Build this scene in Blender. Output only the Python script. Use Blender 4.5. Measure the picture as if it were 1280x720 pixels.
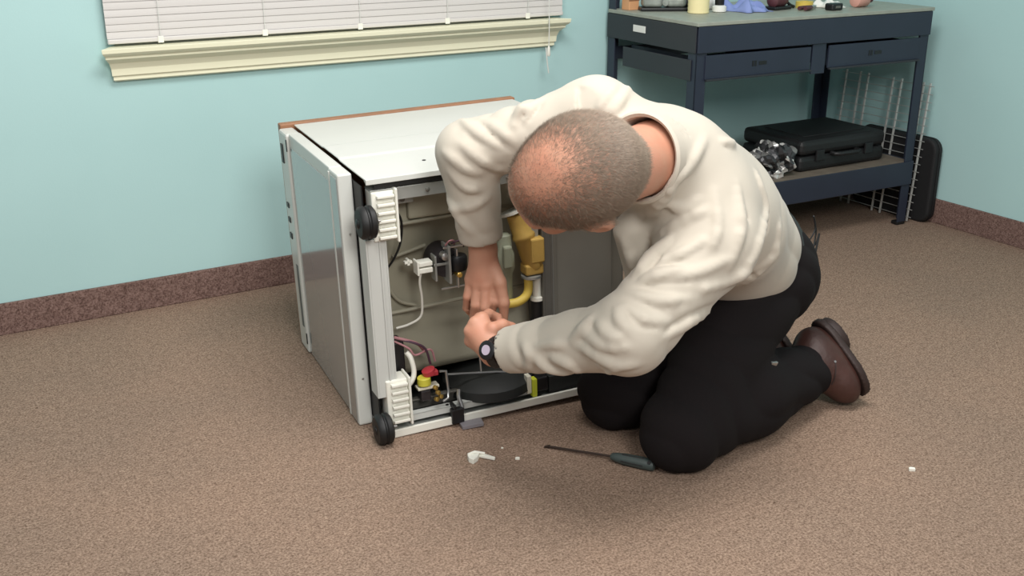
import bpy, bmesh, math, random
import numpy as np
from mathutils import Vector, Matrix

for o in list(bpy.data.objects):
    bpy.data.objects.remove(o, do_unlink=True)
SC = bpy.context.scene
COL = SC.collection
R = random.Random(7)
sin, cos, PI = math.sin, math.cos, math.pi

# ------------------------------------------------------------------ camera
CAM_H, PITCH, FPX = 1.173, 0.3482, 1361.0
cd = bpy.data.cameras.new('camera')
cd.sensor_width = 36.0
cd.lens = 36.0 * FPX / 1280.0
cd.clip_start = 0.02
cam = bpy.data.objects.new('camera', cd)
COL.objects.link(cam)
cam.location = (0, 0, CAM_H)
cam.rotation_euler = (PI / 2 - PITCH, 0, 0)
SC.camera = cam

# ------------------------------------------------------------------ light
SC.view_settings.view_transform = 'Standard'
SC.view_settings.look = 'None'
SC.view_settings.gamma = 1.0
SC.view_settings.use_curve_mapping = False
SC.view_settings.exposure = 0.0
world = bpy.data.worlds.new('world')
SC.world = world
world.use_nodes = True
bg = world.node_tree.nodes['Background']
bg.inputs[0].default_value = (0.92, 0.95, 1.0, 1)
bg.inputs[1].default_value = 0.26


def area_light(name, loc, target, size, power, color=(1, 1, 1), size_y=None):
    ld = bpy.data.lights.new(name, 'AREA')
    ld.energy = power
    ld.color = color
    ld.size = size
    if size_y:
        ld.shape = 'RECTANGLE'
        ld.size_y = size_y
    o = bpy.data.objects.new(name, ld)
    COL.objects.link(o)
    o.location = loc
    d = Vector(target) - Vector(loc)
    o.rotation_euler = d.to_track_quat('-Z', 'Y').to_euler()
    return o


area_light('ceiling_lamp', (0.2, 1.75, 2.55), (0.2, 2.0, 0), 1.3, 56, (1.0, 0.98, 0.95), 0.8)
area_light('softbox_lamp', (0.75, -0.3, 2.2), (-0.1, 3.0, 0.8), 0.9, 57, (1.0, 0.98, 0.95))
area_light('softbox_lamp_two', (-1.1, -0.2, 2.2), (0.2, 3.0, 0.8), 0.9, 18, (1.0, 0.98, 0.95))


# ------------------------------------------------------------------ materials
def lin(c):
    out = []
    for v in c[:3]:
        v = v / 255.0
        out.append(v / 12.92 if v <= 0.04045 else ((v + 0.055) / 1.055) ** 2.4)
    return (out[0], out[1], out[2], 1.0)


MATS = {}


def mat(name, rgb, rough=0.6, metal=0.0, noise=0.0, nscale=40.0, bump=0.0, bscale=200.0, coat=0.0,
        rgb2=None, sheen=0.0, trans=0.0, sub=0.0, spec=None, detail=3.0):
    m = bpy.data.materials.new(name)
    m.use_nodes = True
    nt = m.node_tree
    b = nt.nodes['Principled BSDF']
    base = lin(rgb)
    b.inputs['Base Color'].default_value = base
    b.inputs['Roughness'].default_value = rough
    b.inputs['Metallic'].default_value = metal
    if spec is not None:
        b.inputs['Specular IOR Level'].default_value = spec
    if coat:
        b.inputs['Coat Weight'].default_value = coat
        b.inputs['Coat Roughness'].default_value = 0.06
    if sheen:
        b.inputs['Sheen Weight'].default_value = sheen
    if trans:
        b.inputs['Transmission Weight'].default_value = trans
    if sub:
        b.inputs['Subsurface Weight'].default_value = sub
        b.inputs['Subsurface Radius'].default_value = (0.012, 0.004, 0.002)
        b.inputs['Subsurface Scale'].default_value = 0.6
    tc = nt.nodes.new('ShaderNodeTexCoord')
    if noise or rgb2:
        n = nt.nodes.new('ShaderNodeTexNoise')
        n.inputs['Scale'].default_value = nscale
        n.inputs['Detail'].default_value = detail
        nt.links.new(tc.outputs['Object'], n.inputs['Vector'])
        r = nt.nodes.new('ShaderNodeValToRGB')
        r.color_ramp.elements[0].position = 0.32
        r.color_ramp.elements[1].position = 0.68
        c2 = lin(rgb2) if rgb2 else base
        k = noise
        r.color_ramp.elements[0].color = tuple(base[i] * (1 - k) for i in range(3)) + (1,)
        r.color_ramp.elements[1].color = tuple(min(1, c2[i] * (1 + k)) for i in range(3)) + (1,)
        nt.links.new(n.outputs['Fac'], r.inputs['Fac'])
        nt.links.new(r.outputs['Color'], b.inputs['Base Color'])
    if bump:
        n2 = nt.nodes.new('ShaderNodeTexNoise')
        n2.inputs['Scale'].default_value = bscale
        n2.inputs['Detail'].default_value = 4
        nt.links.new(tc.outputs['Object'], n2.inputs['Vector'])
        bp = nt.nodes.new('ShaderNodeBump')
        bp.inputs['Strength'].default_value = bump
        bp.inputs['Distance'].default_value = 0.01
        nt.links.new(n2.outputs['Fac'], bp.inputs['Height'])
        nt.links.new(bp.outputs['Normal'], b.inputs['Normal'])
    MATS[name] = m
    return m


def carpet(name, dark, mid, light, big=True):
    """looped carpet: speckle at three sizes, worn blotches, one stain, fine relief"""
    m = bpy.data.materials.new(name)
    m.use_nodes = True
    nt = m.node_tree
    N, L = nt.nodes, nt.links
    b = N['Principled BSDF']
    b.inputs['Roughness'].default_value = 0.95
    b.inputs['Specular IOR Level'].default_value = 0.1
    tc = N.new('ShaderNodeTexCoord')

    def noise(scale, detail=2.0, rough=0.6):
        n = N.new('ShaderNodeTexNoise')
        n.inputs['Scale'].default_value = scale
        n.inputs['Detail'].default_value = detail
        n.inputs['Roughness'].default_value = rough
        L.new(tc.outputs['Object'], n.inputs['Vector'])
        return n
    n1 = noise(200, 3, 0.75)
    ramp = N.new('ShaderNodeValToRGB')
    e = ramp.color_ramp.elements
    e[0].position, e[0].color = 0.36, lin(dark)
    e[1].position, e[1].color = 0.64, lin(light)
    k = ramp.color_ramp.elements.new(0.5)
    k.color = lin(mid)
    L.new(n1.outputs['Fac'], ramp.inputs['Fac'])

    def mul(col_out, fac_node, p0, p1, c0, c1):
        r = N.new('ShaderNodeValToRGB')
        r.color_ramp.elements[0].position = p0
        r.color_ramp.elements[1].position = p1
        r.color_ramp.elements[0].color = c0 + (1,)
        r.color_ramp.elements[1].color = c1 + (1,)
        L.new(fac_node.outputs['Fac'], r.inputs['Fac'])
        x = N.new('ShaderNodeMix')
        x.data_type = 'RGBA'
        x.blend_type = 'MULTIPLY'
        x.inputs[0].default_value = 1.0
        L.new(col_out, x.inputs[6])
        L.new(r.outputs['Color'], x.inputs[7])
        return x.outputs[2]
    c = mul(ramp.outputs['Color'], noise(55, 3), 0.35, 0.6, (0.86, 0.84, 0.83), (1.05, 1.04, 1.03))
    if big:
        c = mul(c, noise(2.2, 3), 0.35, 0.65, (0.92, 0.93, 0.93), (1.04, 1.02, 1.0))
        c = mul(c, noise(95, 2, 0.5), 0.27, 0.34, (0.62, 0.58, 0.55), (1.0, 1.0, 1.0))
    L.new(c, b.inputs['Base Color'])
    n2 = noise(260, 4, 0.7)
    bp = N.new('ShaderNodeBump')
    bp.inputs['Strength'].default_value = 0.55
    bp.inputs['Distance'].default_value = 0.006
    L.new(n2.outputs['Fac'], bp.inputs['Height'])
    L.new(bp.outputs['Normal'], b.inputs['Normal'])
    MATS[name] = m
    return m


carpet('carpet', (112, 93, 80), (149, 127, 111), (173, 150, 133))
carpet('carpet_base', (90, 70, 64), (126, 102, 95), (148, 124, 116), False)
mat('wall_paint', (174, 210, 209), 0.75, noise=0.02, nscale=1.5, bump=0.04, bscale=220, rgb2=(177, 212, 211))
mat('cream_trim', (243, 241, 212), 0.42)
mat('blind_vinyl', (206, 202, 198), 0.4)
mat('cord_white', (214, 216, 210), 0.6)
mat('glass', (240, 250, 250), 0.02, trans=1.0)
mat('appliance_white', (206, 208, 202), 0.32, coat=0.15, noise=0.01, nscale=6)
mat('appliance_gloss', (150, 153, 151), 0.14, coat=0.7)
mat('plastic_white', (232, 231, 220), 0.4)
mat('plastic_cream', (222, 218, 200), 0.45)
mat('black_rubber', (18, 18, 18), 0.55)
mat('black_plastic', (22, 22, 24), 0.42)
mat('pan_black', (34, 36, 35), 0.5, noise=0.2, nscale=20)
mat('galvanised', (168, 170, 166), 0.38, 0.55, noise=0.1, nscale=18)
mat('painted_grey', (196, 198, 193), 0.4)
mat('plate_grey', (128, 124, 128), 0.5)
mat('dark_galvanised', (112, 110, 104), 0.45, 0.45, noise=0.12, nscale=14)
mat('tub_plastic', (152, 148, 130), 0.5, noise=0.05, nscale=5)
mat('back_sheet', (138, 135, 126), 0.42, 0.35, noise=0.05, nscale=7)
mat('brass_gold', (186, 152, 80), 0.42, 0.1, noise=0.08, nscale=30)
mat('yellow_hose', (214, 186, 84), 0.5)
mat('grey_green', (146, 150, 130), 0.45)
mat('steel', (190, 190, 188), 0.28, 0.85)
mat('motor_dark', (62, 58, 60), 0.4, 0.5, noise=0.25, nscale=60)
mat('wire_white', (222, 220, 210), 0.5)
mat('wire_pink', (170, 120, 124), 0.5)
mat('wire_purple', (70, 44, 60), 0.5)
mat('cap_red', (176, 52, 60), 0.45)
mat('cap_yellow', (204, 196, 70), 0.45)
mat('tag_lime', (206, 214, 60), 0.45)
mat('brass', (212, 176, 96), 0.3, 0.8)
mat('laminate_brown', (150, 106, 76), 0.5, noise=0.12, nscale=25)
mat('bench_navy', (38, 45, 60), 0.45, noise=0.06, nscale=9)
mat('bench_dark', (42, 45, 50), 0.5, noise=0.06, nscale=9)
mat('bench_top', (150, 154, 142), 0.5, noise=0.08, nscale=30)
mat('shelf_board', (108, 98, 86), 0.7, noise=0.12, nscale=20)
mat('case_black', (24, 24, 25), 0.5, bump=0.15, bscale=400)
mat('case_fabric', (20, 20, 22), 0.7, bump=0.3, bscale=500)
mat('chrome_wire', (205, 206, 202), 0.3, 0.5)
mat('sticker', (226, 226, 220), 0.6)
mat('shirt', (187, 179, 165), 0.85, sheen=0.15, bump=0.06, bscale=700, noise=0.02, nscale=12)
mat('shirt_inside', (150, 140, 124), 0.9)
mat('trousers', (25, 21, 22), 0.9, spec=0.2, bump=0.08, bscale=600)
mat('belt', (30, 24, 24), 0.5)
mat('leather', (62, 37, 31), 0.5, noise=0.25, nscale=18, bump=0.1, bscale=90)
mat('sole', (46, 31, 27), 0.6)
mat('skin', (194, 145, 120), 0.55, noise=0.05, nscale=22, rgb2=(188, 132, 108), sub=0.05, bump=0.05, bscale=300)
mat('hair', (144, 128, 112), 0.6, noise=0.15, nscale=120)
mat('eye_white', (225, 222, 215), 0.3)
mat('watch_dial', (188, 176, 192), 0.3)
mat('screwdriver_handle', (62, 72, 70), 0.5)
mat('shaft', (78, 66, 60), 0.35, 0.7)
mat('cream_paper', (232, 220, 168), 0.7)
mat('tan_wood', (212, 160, 116), 0.6)
mat('silver_plastic', (150, 156, 150), 0.35, 0.4, noise=0.25, nscale=40)
mat('blue_cloth', (132, 148, 200), 0.8)
mat('white_paper', (228, 228, 222), 0.8)
mat('maroon', (84, 44, 50), 0.6)
mat('pink_plastic', (206, 152, 138), 0.6)


def foil():
    m = mat('foil_bag', (150, 148, 146), 0.3, 0.35)
    nt = m.node_tree
    b = nt.nodes['Principled BSDF']
    tc = nt.nodes.new('ShaderNodeTexCoord')
    v = nt.nodes.new('ShaderNodeTexVoronoi')
    v.inputs['Scale'].default_value = 42
    nt.links.new(tc.outputs['Object'], v.inputs['Vector'])
    r = nt.nodes.new('ShaderNodeValToRGB')
    r.color_ramp.interpolation = 'CONSTANT'
    e = r.color_ramp.elements
    e[0].position, e[0].color = 0.0, lin((40, 40, 42))
    e[1].position, e[1].color = 0.38, lin((128, 126, 124))
    k = e.new(0.62)
    k.color = lin((212, 210, 206))
    k = e.new(0.8)
    k.color = lin((70, 70, 72))
    sp = nt.nodes.new('ShaderNodeSeparateColor')
    nt.links.new(v.outputs['Color'], sp.inputs[0])
    nt.links.new(sp.outputs[0], r.inputs['Fac'])
    nt.links.new(r.outputs['Color'], b.inputs['Base Color'])


foil()


# ------------------------------------------------------------------ mesh helpers
def link(name, me, material, parent=None, smooth=False, bevel=0.0, segs=2):
    o = bpy.data.objects.new(name, me)
    COL.objects.link(o)
    if material is not None and len(me.materials) == 0:
        me.materials.append(MATS[material])
    if parent is not None:
        o.parent = parent
    if smooth:
        me.polygons.foreach_set('use_smooth', [True] * len(me.polygons))
    if bevel:
        b = o.modifiers.new('bevel', 'BEVEL')
        b.width = bevel
        b.segments = segs
        b.limit_method = 'ANGLE'
        b.angle_limit = math.radians(40)
        b.harden_normals = False
    return o


def finish(bm, name, material, parent=None, smooth=False, bevel=0.0, segs=2):
    me = bpy.data.meshes.new(name)
    bmesh.ops.recalc_face_normals(bm, faces=bm.faces[:])
    bm.to_mesh(me)
    bm.free()
    o = link(name, me, material, parent, False, bevel, segs)
    if smooth:
        me.polygons.foreach_set('use_smooth', [True] * len(me.polygons))
        me.set_sharp_from_angle(angle=math.radians(42))
    return o


def bm_box(bm, x0, x1, y0, y1, z0, z1):
    v = [bm.verts.new(p) for p in ((x0, y0, z0), (x1, y0, z0), (x1, y1, z0), (x0, y1, z0),
                                   (x0, y0, z1), (x1, y0, z1), (x1, y1, z1), (x0, y1, z1))]
    for f in ((0, 3, 2, 1), (4, 5, 6, 7), (0, 1, 5, 4), (1, 2, 6, 5), (2, 3, 7, 6), (3, 0, 4, 7)):
        bm.faces.new([v[i] for i in f])


def box(name, material, parent, *bounds, bevel=0.0015, segs=2):
    bm = bmesh.new()
    bs = bounds if isinstance(bounds[0], (tuple, list)) else [bounds]
    for b in bs:
        bm_box(bm, *b)
    return finish(bm, name, material, parent, bevel=bevel, segs=segs)


def frame_of(d):
    d = Vector(d).normalized()
    a = Vector((0, 0, 1)) if abs(d.z) < 0.9 else Vector((1, 0, 0))
    x = d.cross(a).normalized()
    return x, d.cross(x).normalized()


def bm_tube(bm, pts, rad, n=10, cap=True):
    pts = [Vector(p) for p in pts]
    rr = rad if isinstance(rad, (list, tuple)) else [rad] * len(pts)
    rings = []
    px = None
    for i, p in enumerate(pts):
        d = (pts[min(i + 1, len(pts) - 1)] - pts[max(i - 1, 0)]).normalized()
        if px is None:
            x, y = frame_of(d)
        else:
            x = (px - d * px.dot(d)).normalized()
            y = d.cross(x).normalized()
        px = x
        rings.append([bm.verts.new(p + (x * cos(2 * PI * k / n) + y * sin(2 * PI * k / n)) * rr[i]) for k in range(n)])
    for a, b in zip(rings, rings[1:]):
        for k in range(n):
            bm.faces.new((a[k], a[(k + 1) % n], b[(k + 1) % n], b[k]))
    if cap:
        bm.faces.new(rings[0][::-1])
        bm.faces.new(rings[-1])


def catmull(pts, sub=6):
    P = [Vector(p) for p in pts]
    P = [P[0] * 2 - P[1]] + P + [P[-1] * 2 - P[-2]]
    out = []
    for i in range(1, len(P) - 2):
        for k in range(sub):
            t = k / sub
            a, b, c, d = P[i - 1], P[i], P[i + 1], P[i + 2]
            out.append(0.5 * ((2 * b) + (c - a) * t + (2 * a - 5 * b + 4 * c - d) * t * t + (3 * b - a - 3 * c + d) * t ** 3))
    out.append(P[-2])
    return out


def tube(name, material, parent, pts, rad, n=10, curve=False, smooth=True):
    bm = bmesh.new()
    if curve:
        pts = catmull(pts)
    bm_tube(bm, pts, rad, n)
    return finish(bm, name, material, parent, smooth=smooth)


def bm_lathe(bm, o, d, prof, n=20):
    """prof: list of (radius, distance along d)"""
    o, d = Vector(o), Vector(d).normalized()
    x, y = frame_of(d)
    rings = []
    for r, t in prof:
        rings.append([bm.verts.new(o + d * t + (x * cos(2 * PI * k / n) + y * sin(2 * PI * k / n)) * max(r, 1e-4)) for k in range(n)])
    for a, b in zip(rings, rings[1:]):
        for k in range(n):
            bm.faces.new((a[k], a[(k + 1) % n], b[(k + 1) % n], b[k]))
    bm.faces.new(rings[0][::-1])
    bm.faces.new(rings[-1])


def lathe(name, material, parent, o, d, prof, n=20):
    bm = bmesh.new()
    bm_lathe(bm, o, d, prof, n)
    return finish(bm, name, material, parent, smooth=True)


def prism(name, material, parent, poly, axis, d0, d1, bevel=0.001):
    """poly: 2-D outline; axis: extruded axis 0, 1 or 2"""
    bm = bmesh.new()

    def P(u, v, w):
        return ((w, u, v), (u, w, v), (u, v, w))[axis]
    a = [bm.verts.new(P(u, v, d0)) for u, v in poly]
    b = [bm.verts.new(P(u, v, d1)) for u, v in poly]
    bm.faces.new(a)
    bm.faces.new(b[::-1])
    for i in range(len(poly)):
        j = (i + 1) % len(poly)
        bm.faces.new((a[i], b[i], b[j], a[j]))
    return finish(bm, name, material, parent, bevel=bevel)


def tag(o, label=None, cat=None, group=None, kind=None):
    if label:
        o['label'] = label
    if cat:
        o['category'] = cat
    if group:
        o['group'] = group
    if kind:
        o['kind'] = kind
    return o


def empty(name, loc, rot=(0, 0, 0)):
    o = bpy.data.objects.new(name, None)
    COL.objects.link(o)
    o.location = loc
    o.rotation_euler = rot
    o.empty_display_size = 0.05
    return o


# ------------------------------------------------------------------ room
TH = 0.5404
WU = Vector((cos(TH), sin(TH), 0))
WN = Vector((-sin(TH), cos(TH), 0))
WO = WN * 3.1844          # foot of the back wall line
CORNER = 3.413            # distance along WU to the room corner
ROOM_H = 2.6


def on_wall(o):
    o.location = WO
    o.rotation_euler = (0, 0, TH)
    return o


# local frame of the back wall: x along it, y into it (away from the room), z up
WX0, WX1, WZ0, WZ1 = 0.63, 2.06, 0.765, 1.98     # window opening
w = box('wall_back', 'wall_paint', None,
        (-3.6, WX0, 0, 0.14, 0, ROOM_H), (WX1, CORNER + 0.14, 0, 0.14, 0, ROOM_H),
        (WX0, WX1, 0, 0.14, 0, WZ0), (WX0, WX1, 0, 0.14, WZ1, ROOM_H), bevel=0)
tag(on_wall(w), 'pale aqua painted back wall with a window', kind='structure')
w = box('wall_right', 'wall_paint', None, (CORNER, CORNER + 0.14, -3.6, 0, 0, ROOM_H), bevel=0)
tag(on_wall(w), 'pale aqua painted wall at the right', kind='structure')
fl = box('floor', 'carpet', None, (-3.6, CORNER + 0.1, -4.6, 0.1, -0.05, 0), bevel=0)
tag(on_wall(fl), 'brown speckled low pile carpet', kind='structure')
b = box('baseboard_back', 'carpet_base', None, (-3.6, CORNER, -0.012, 0, 0, 0.092), bevel=0.003)
tag(on_wall(b), 'brown carpet strip along foot of back wall', kind='structure')
b = box('baseboard_right', 'carpet_base', None, (CORNER - 0.012, CORNER, -3.6, -0.0125, 0, 0.092), bevel=0.003)
tag(on_wall(b), 'brown carpet strip along foot of right wall', kind='structure')

# window: frame, panes, and below it a moulded cream stool and apron
win = tag(on_wall(empty('window_1', (0, 0, 0))), 'window behind closed white blind', kind='structure')
box('window_frame', 'cream_trim', win, (WX0, WX0 + 0.05, 0.07, 0.13, WZ0, WZ1), (WX1 - 0.05, WX1, 0.07, 0.13, WZ0, WZ1),
    (WX0 + 0.05, WX1 - 0.05, 0.07, 0.13, WZ0, WZ0 + 0.05), (WX0 + 0.05, WX1 - 0.05, 0.07, 0.13, WZ1 - 0.05, WZ1),
    ((WX0 + WX1) / 2 - 0.025, (WX0 + WX1) / 2 + 0.025, 0.07, 0.13, WZ0 + 0.05, WZ1 - 0.05))
xm = (WX0 + WX1) / 2
for xa, xb in ((WX0 + 0.05, xm - 0.025), (xm + 0.025, WX1 - 0.05)):
    box('pane', 'glass', win, xa, xb, 0.098, 0.102, WZ0 + 0.05, WZ1 - 0.05, bevel=0)
SX0, SX1 = 0.580, 2.100
# crown profile (out from wall, height), mitred back to the wall at both ends
prof = [(0.0, 0.682), (0.012, 0.680), (0.020, 0.684), (0.020, 0.694), (0.026, 0.697), (0.028, 0.716), (0.036, 0.732),
        (0.050, 0.742), (0.056, 0.746), (0.056, 0.752), (0.066, 0.758), (0.072, 0.764), (0.074, 0.776), (0.0, 0.776)]
bm = bmesh.new()
ra = [bm.verts.new((SX0 + 0.045 * (1 - p / 0.074), -p, z)) for p, z in prof]
rb = [bm.verts.new((SX1 - 0.045 * (1 - p / 0.074), -p, z)) for p, z in prof]
for i in range(len(prof)):
    j = (i + 1) % len(prof)
    bm.faces.new((ra[i], rb[i], rb[j], ra[j]))
bm.faces.new(ra)
bm.faces.new(rb[::-1])
s = finish(bm, 'trim_1', 'cream_trim', None, bevel=0.001)
tag(on_wall(s), 'cream moulded window stool and apron', kind='structure')
box('window_stool', 'cream_trim', s, SX0 + 0.01, SX1 - 0.01, 0.001, 0.069, WZ0 - 0.004 + 0.005, 0.776, bevel=0)

# blind: 2 cm slats, closed and tilted, hung just in front of the wall
bl = on_wall(empty('window_blind', (0, 0, 0)))
bl.location = WO + WU * (0.607 + 0.7415) - WN * 0.03 + Vector((0, 0, 0.778))
tag(bl, 'closed white mini blind hanging over the window', 'blind')
HW = 0.7415
sm = None
SLAT, NSL = 0.0196, 60
for i in range(NSL):
    if sm is None:
        bm = bmesh.new()
        sec = [(-0.0021, -0.0125), (-0.0016, -0.006), (-0.0008, 0.0), (0.0003, 0.0065), (0.0020, 0.0125)]
        fr = []
        for off in (0.0, 0.0009):
            fr.append([[bm.verts.new((sx * HW, y + off, z)) for y, z in sec] for sx in (-1, 1)])
        for q in range(len(sec) - 1):
            for k, f in enumerate(fr):
                bm.faces.new((f[0][q], f[1][q], f[1][q + 1], f[0][q + 1]))
            for e in (0, 1):
                bm.faces.new((fr[0][e][q], fr[0][e][q + 1], fr[1][e][q + 1], fr[1][e][q]))
        for q in (0, len(sec) - 1):
            bm.faces.new((fr[0][0][q], fr[0][1][q], fr[1][1][q], fr[1][0][q]))
        o = finish(bm, 'slat', 'blind_vinyl', bl, smooth=False)
        sm = o.data
    else:
        o = link('slat', sm, None, bl)
    o.location = (0, R.uniform(-0.0003, 0.0003), 0.032 + i * SLAT)
    o.rotation_euler = (R.uniform(-0.03, 0.03), R.uniform(-0.0006, 0.0006), 0)
box('bottom_rail', 'blind_vinyl', bl, -HW, HW, -0.008, 0.006, 0.006, 0.019, bevel=0.003)
box('head_rail', 'blind_vinyl', bl, -HW, HW, -0.012, 0.02, 0.04 + NSL * SLAT, 0.075 + NSL * SLAT, bevel=0.003)
for x in (-0.60, -0.30, 0.0, 0.30, 0.60):
    box('bottom_clip', 'plastic_white', bl, x - 0.008, x + 0.008, -0.0105, -0.0075, 0.003, 0.021, bevel=0.001)
    tube('ladder_cord', 'cord_white', bl, [(x, -0.0095, 0.02), (x, -0.0095, 0.04 + NSL * SLAT)], 0.0009, 6)
pc = tube('pull_cord', 'cord_white', bl, [(0.655, -0.016, 0.045 + NSL * SLAT), (0.655, -0.052, 0.10), (0.656, -0.054, -0.03), (0.655, -0.054, -0.085)], 0.0016, 6)
tube('pull_cord', 'cord_white', bl, [(0.645, -0.052, -0.09), (0.650, -0.053, -0.14), (0.656, -0.053, -0.175)], 0.0022, 6)
lathe('tassel', 'plastic_white', pc, (0.655, -0.054, -0.085), (0, 0, -1), [(0.002, 0), (0.005, 0.006), (0.006, 0.03), (0.004, 0.034)], 10)

# ------------------------------------------------------------------ dishwasher lying on its side, underside to the camera
# local frame: x from its front to its back, y from its underside to its top, z up (its width)
dwm = empty('dishwasher', (-0.2876, 2.2175, 0.0), (0, -0.035, 0.4185))
tag(dwm, 'white portable dishwasher lying on its side with underside opened', 'dishwasher')
W_, D_, H_ = 0.61, 0.62, 0.64
# upper side panel with two shallow folds, lip and screw hole
bm = bmesh.new()
secs = [(0.0, -0.012), (0.0, 0.0), (0.020, 0.0), (0.20, 0.0), (0.215, 0.0025), (0.34, 0.0025), (0.355, 0.0), (H_ - 0.005, 0.0)]
ra = []
for x in (0.002, D_):
    ra.append([bm.verts.new((x, y, W_ + dz)) for y, dz in secs] + [bm.verts.new((x, y, W_ + dz - 0.0035)) for y, dz in secs[::-1][:-1]] + [bm.verts.new((x, 0.0035, W_ - 0.012))])
n = len(ra[0])
for i in range(n):
    j = (i + 1) % n
    bm.faces.new((ra[0][i], ra[0][j], ra[1][j], ra[1][i]))
bm.faces.new(ra[0])
bm.faces.new(ra[1][::-1])
sp = finish(bm, 'side_panel', 'appliance_white', dwm, bevel=0.0012)
for x, y in ((0.166, 0.098), (0.47, 0.098)):
    lathe('screw_hole', 'black_plastic', sp, (x, y, W_ - 0.001), (0, 0, 1), [(0.0045, 0), (0.0045, 0.002)], 12)
box('side_panel', 'appliance_white', dwm, (0.002, D_, 0.0, H_ - 0.005, 0.0, 0.004), bevel=0.001)
box('lit_panel_edge', 'plastic_white', dwm, 0.002, D_, -0.003, 0.004, 0.0, 0.019, bevel=0.0015)  # added strip over the side panel's edge; whiter colour stands in for light
box('back_panel', 'back_sheet', dwm, D_ - 0.004, D_ - 0.0005, 0.006, H_ - 0.005, 0.005, W_ - 0.005, bevel=0)
box('countertop', 'laminate_brown', dwm, -0.034, D_ + 0.01, H_, H_ + 0.028, 0.0, W_ + 0.003, bevel=0.003)
# console (far end of the front)
cons = box('control_console', 'appliance_white', dwm, -0.040, -0.001, 0.555, H_ - 0.003, 0.003, W_ - 0.006, bevel=0.006)
for i in range(26):
    box('vent_slat', 'black_plastic', cons, -0.0412, -0.0395, 0.572, 0.592, 0.075 + i * 0.0068, 0.0778 + i * 0.0068, bevel=0)
for z, h in ((0.52, 0.05), (0.40, 0.014), (0.36, 0.014), (0.315, 0.016)):
    box('push_button', 'black_plastic', cons, -0.0425, -0.0395, 0.600, 0.620, z, z + h, bevel=0.001)
box('handle_recess', 'black_plastic', cons, -0.0408, -0.039, 0.5555, 0.562, 0.03, 0.06, bevel=0)
box('handle_recess', 'black_plastic', cons, -0.0408, -0.039, 0.5555, 0.562, 0.56, 0.59, bevel=0)
# door with a glossy inset and a raised rim, then the lower panel with its bright end
door = box('door', 'appliance_white', dwm, -0.033, -0.003, 0.166, 0.551, 0.002, W_ - 0.004, bevel=0.003)
box('door_inset', 'appliance_gloss', door, -0.0345, -0.0325, 0.170, 0.545, 0.008, W_ - 0.036, bevel=0.0008)
low = box('lower_panel', 'appliance_white', dwm, -0.036, -0.003, 0.088, 0.163, 0.002, W_ - 0.004, bevel=0.004)
box('panel_ridge', 'appliance_white', low, -0.0385, -0.0345, 0.151, 0.160, 0.004, W_ - 0.01, bevel=0.0015)
box('panel_inset', 'appliance_gloss', low, -0.0372, -0.0350, 0.096, 0.148, 0.006, W_ - 0.015, bevel=0.0008)
for z in (0.12, 0.47):
    lathe('screw', 'steel', low, (-0.018, 0.0885, z), (0, -1, 0), [(0.003, 0), (0.0028, 0.0012)], 10)
box('toe_seal', 'black_rubber', dwm, -0.002, 0.0015, 0.03, 0.25, 0.02, W_ - 0.02, bevel=0.001)
# frame on the underside
box('frame_rail', 'galvanised', dwm, (0.012, D_ - 0.006, 0.012, 0.05, W_ - 0.030, W_ - 0.027), (0.012, D_ - 0.006, 0.010, 0.013, W_ - 0.055, W_ - 0.027), bevel=0.001)
for x in (0.055, 0.14, 0.23, 0.33, 0.45):
    lathe('bolt', 'dark_galvanised', dwm, (x, 0.0102, W_ - 0.041), (0, -1, 0), [(0.0052, 0), (0.0052, 0.003), (0.003, 0.004)], 8)
box('seal_strip', 'black_rubber', dwm, 0.02, D_ - 0.01, 0.006, 0.012, W_ - 0.024, W_ - 0.013, bevel=0.001)
box('frame_post', 'painted_grey', dwm, (-0.007, -0.003, 0.010, 0.06, 0.10, 0.475), (-0.003, 0.036, 0.010, 0.014, 0.10, 0.475), (0.022, 0.026, 0.006, 0.010, 0.10, 0.475), (0.036, 0.040, 0.010, 0.05, 0.10, 0.475), bevel=0.001)
# caster brackets (ribbed white plastic) with black wheels
for zc in (0.525, 0.085):
    low_ = zc < 0.3
    br = box('caster_bracket', 'plastic_white', dwm, (0.012, 0.062, 0.004, 0.05, zc - 0.055, zc + 0.055), (0.062, 0.068, -0.006, 0.05, zc - 0.06, zc + 0.06), bevel=0.003)
    for k in range(6):
        z = zc - 0.045 + k * 0.018
        box('rib', 'plastic_white', br, 0.022, 0.060, -0.008, 0.004, z - 0.003, z + 0.003, bevel=0.001)
    wz = 0.036 if low_ else 0.523
    wh = lathe('caster_wheel', 'black_rubber', dwm, (-0.026, -0.014, wz), (1, 0, 0),
               [(0.010, 0), (0.030, 0.001), (0.035, 0.006), (0.036, 0.015), (0.033, 0.018), (0.033, 0.020), (0.036, 0.023), (0.035, 0.032), (0.028, 0.037), (0.010, 0.038)], 28)
    lathe('hub', 'black_plastic', wh, (-0.030, -0.014, wz), (1, 0, 0), [(0.006, 0), (0.011, 0.003), (0.011, 0.006)], 14)
    tube('axle', 'steel', wh, [(-0.027, -0.014, wz), (0.024, -0.014, wz)], 0.003, 8)
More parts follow.
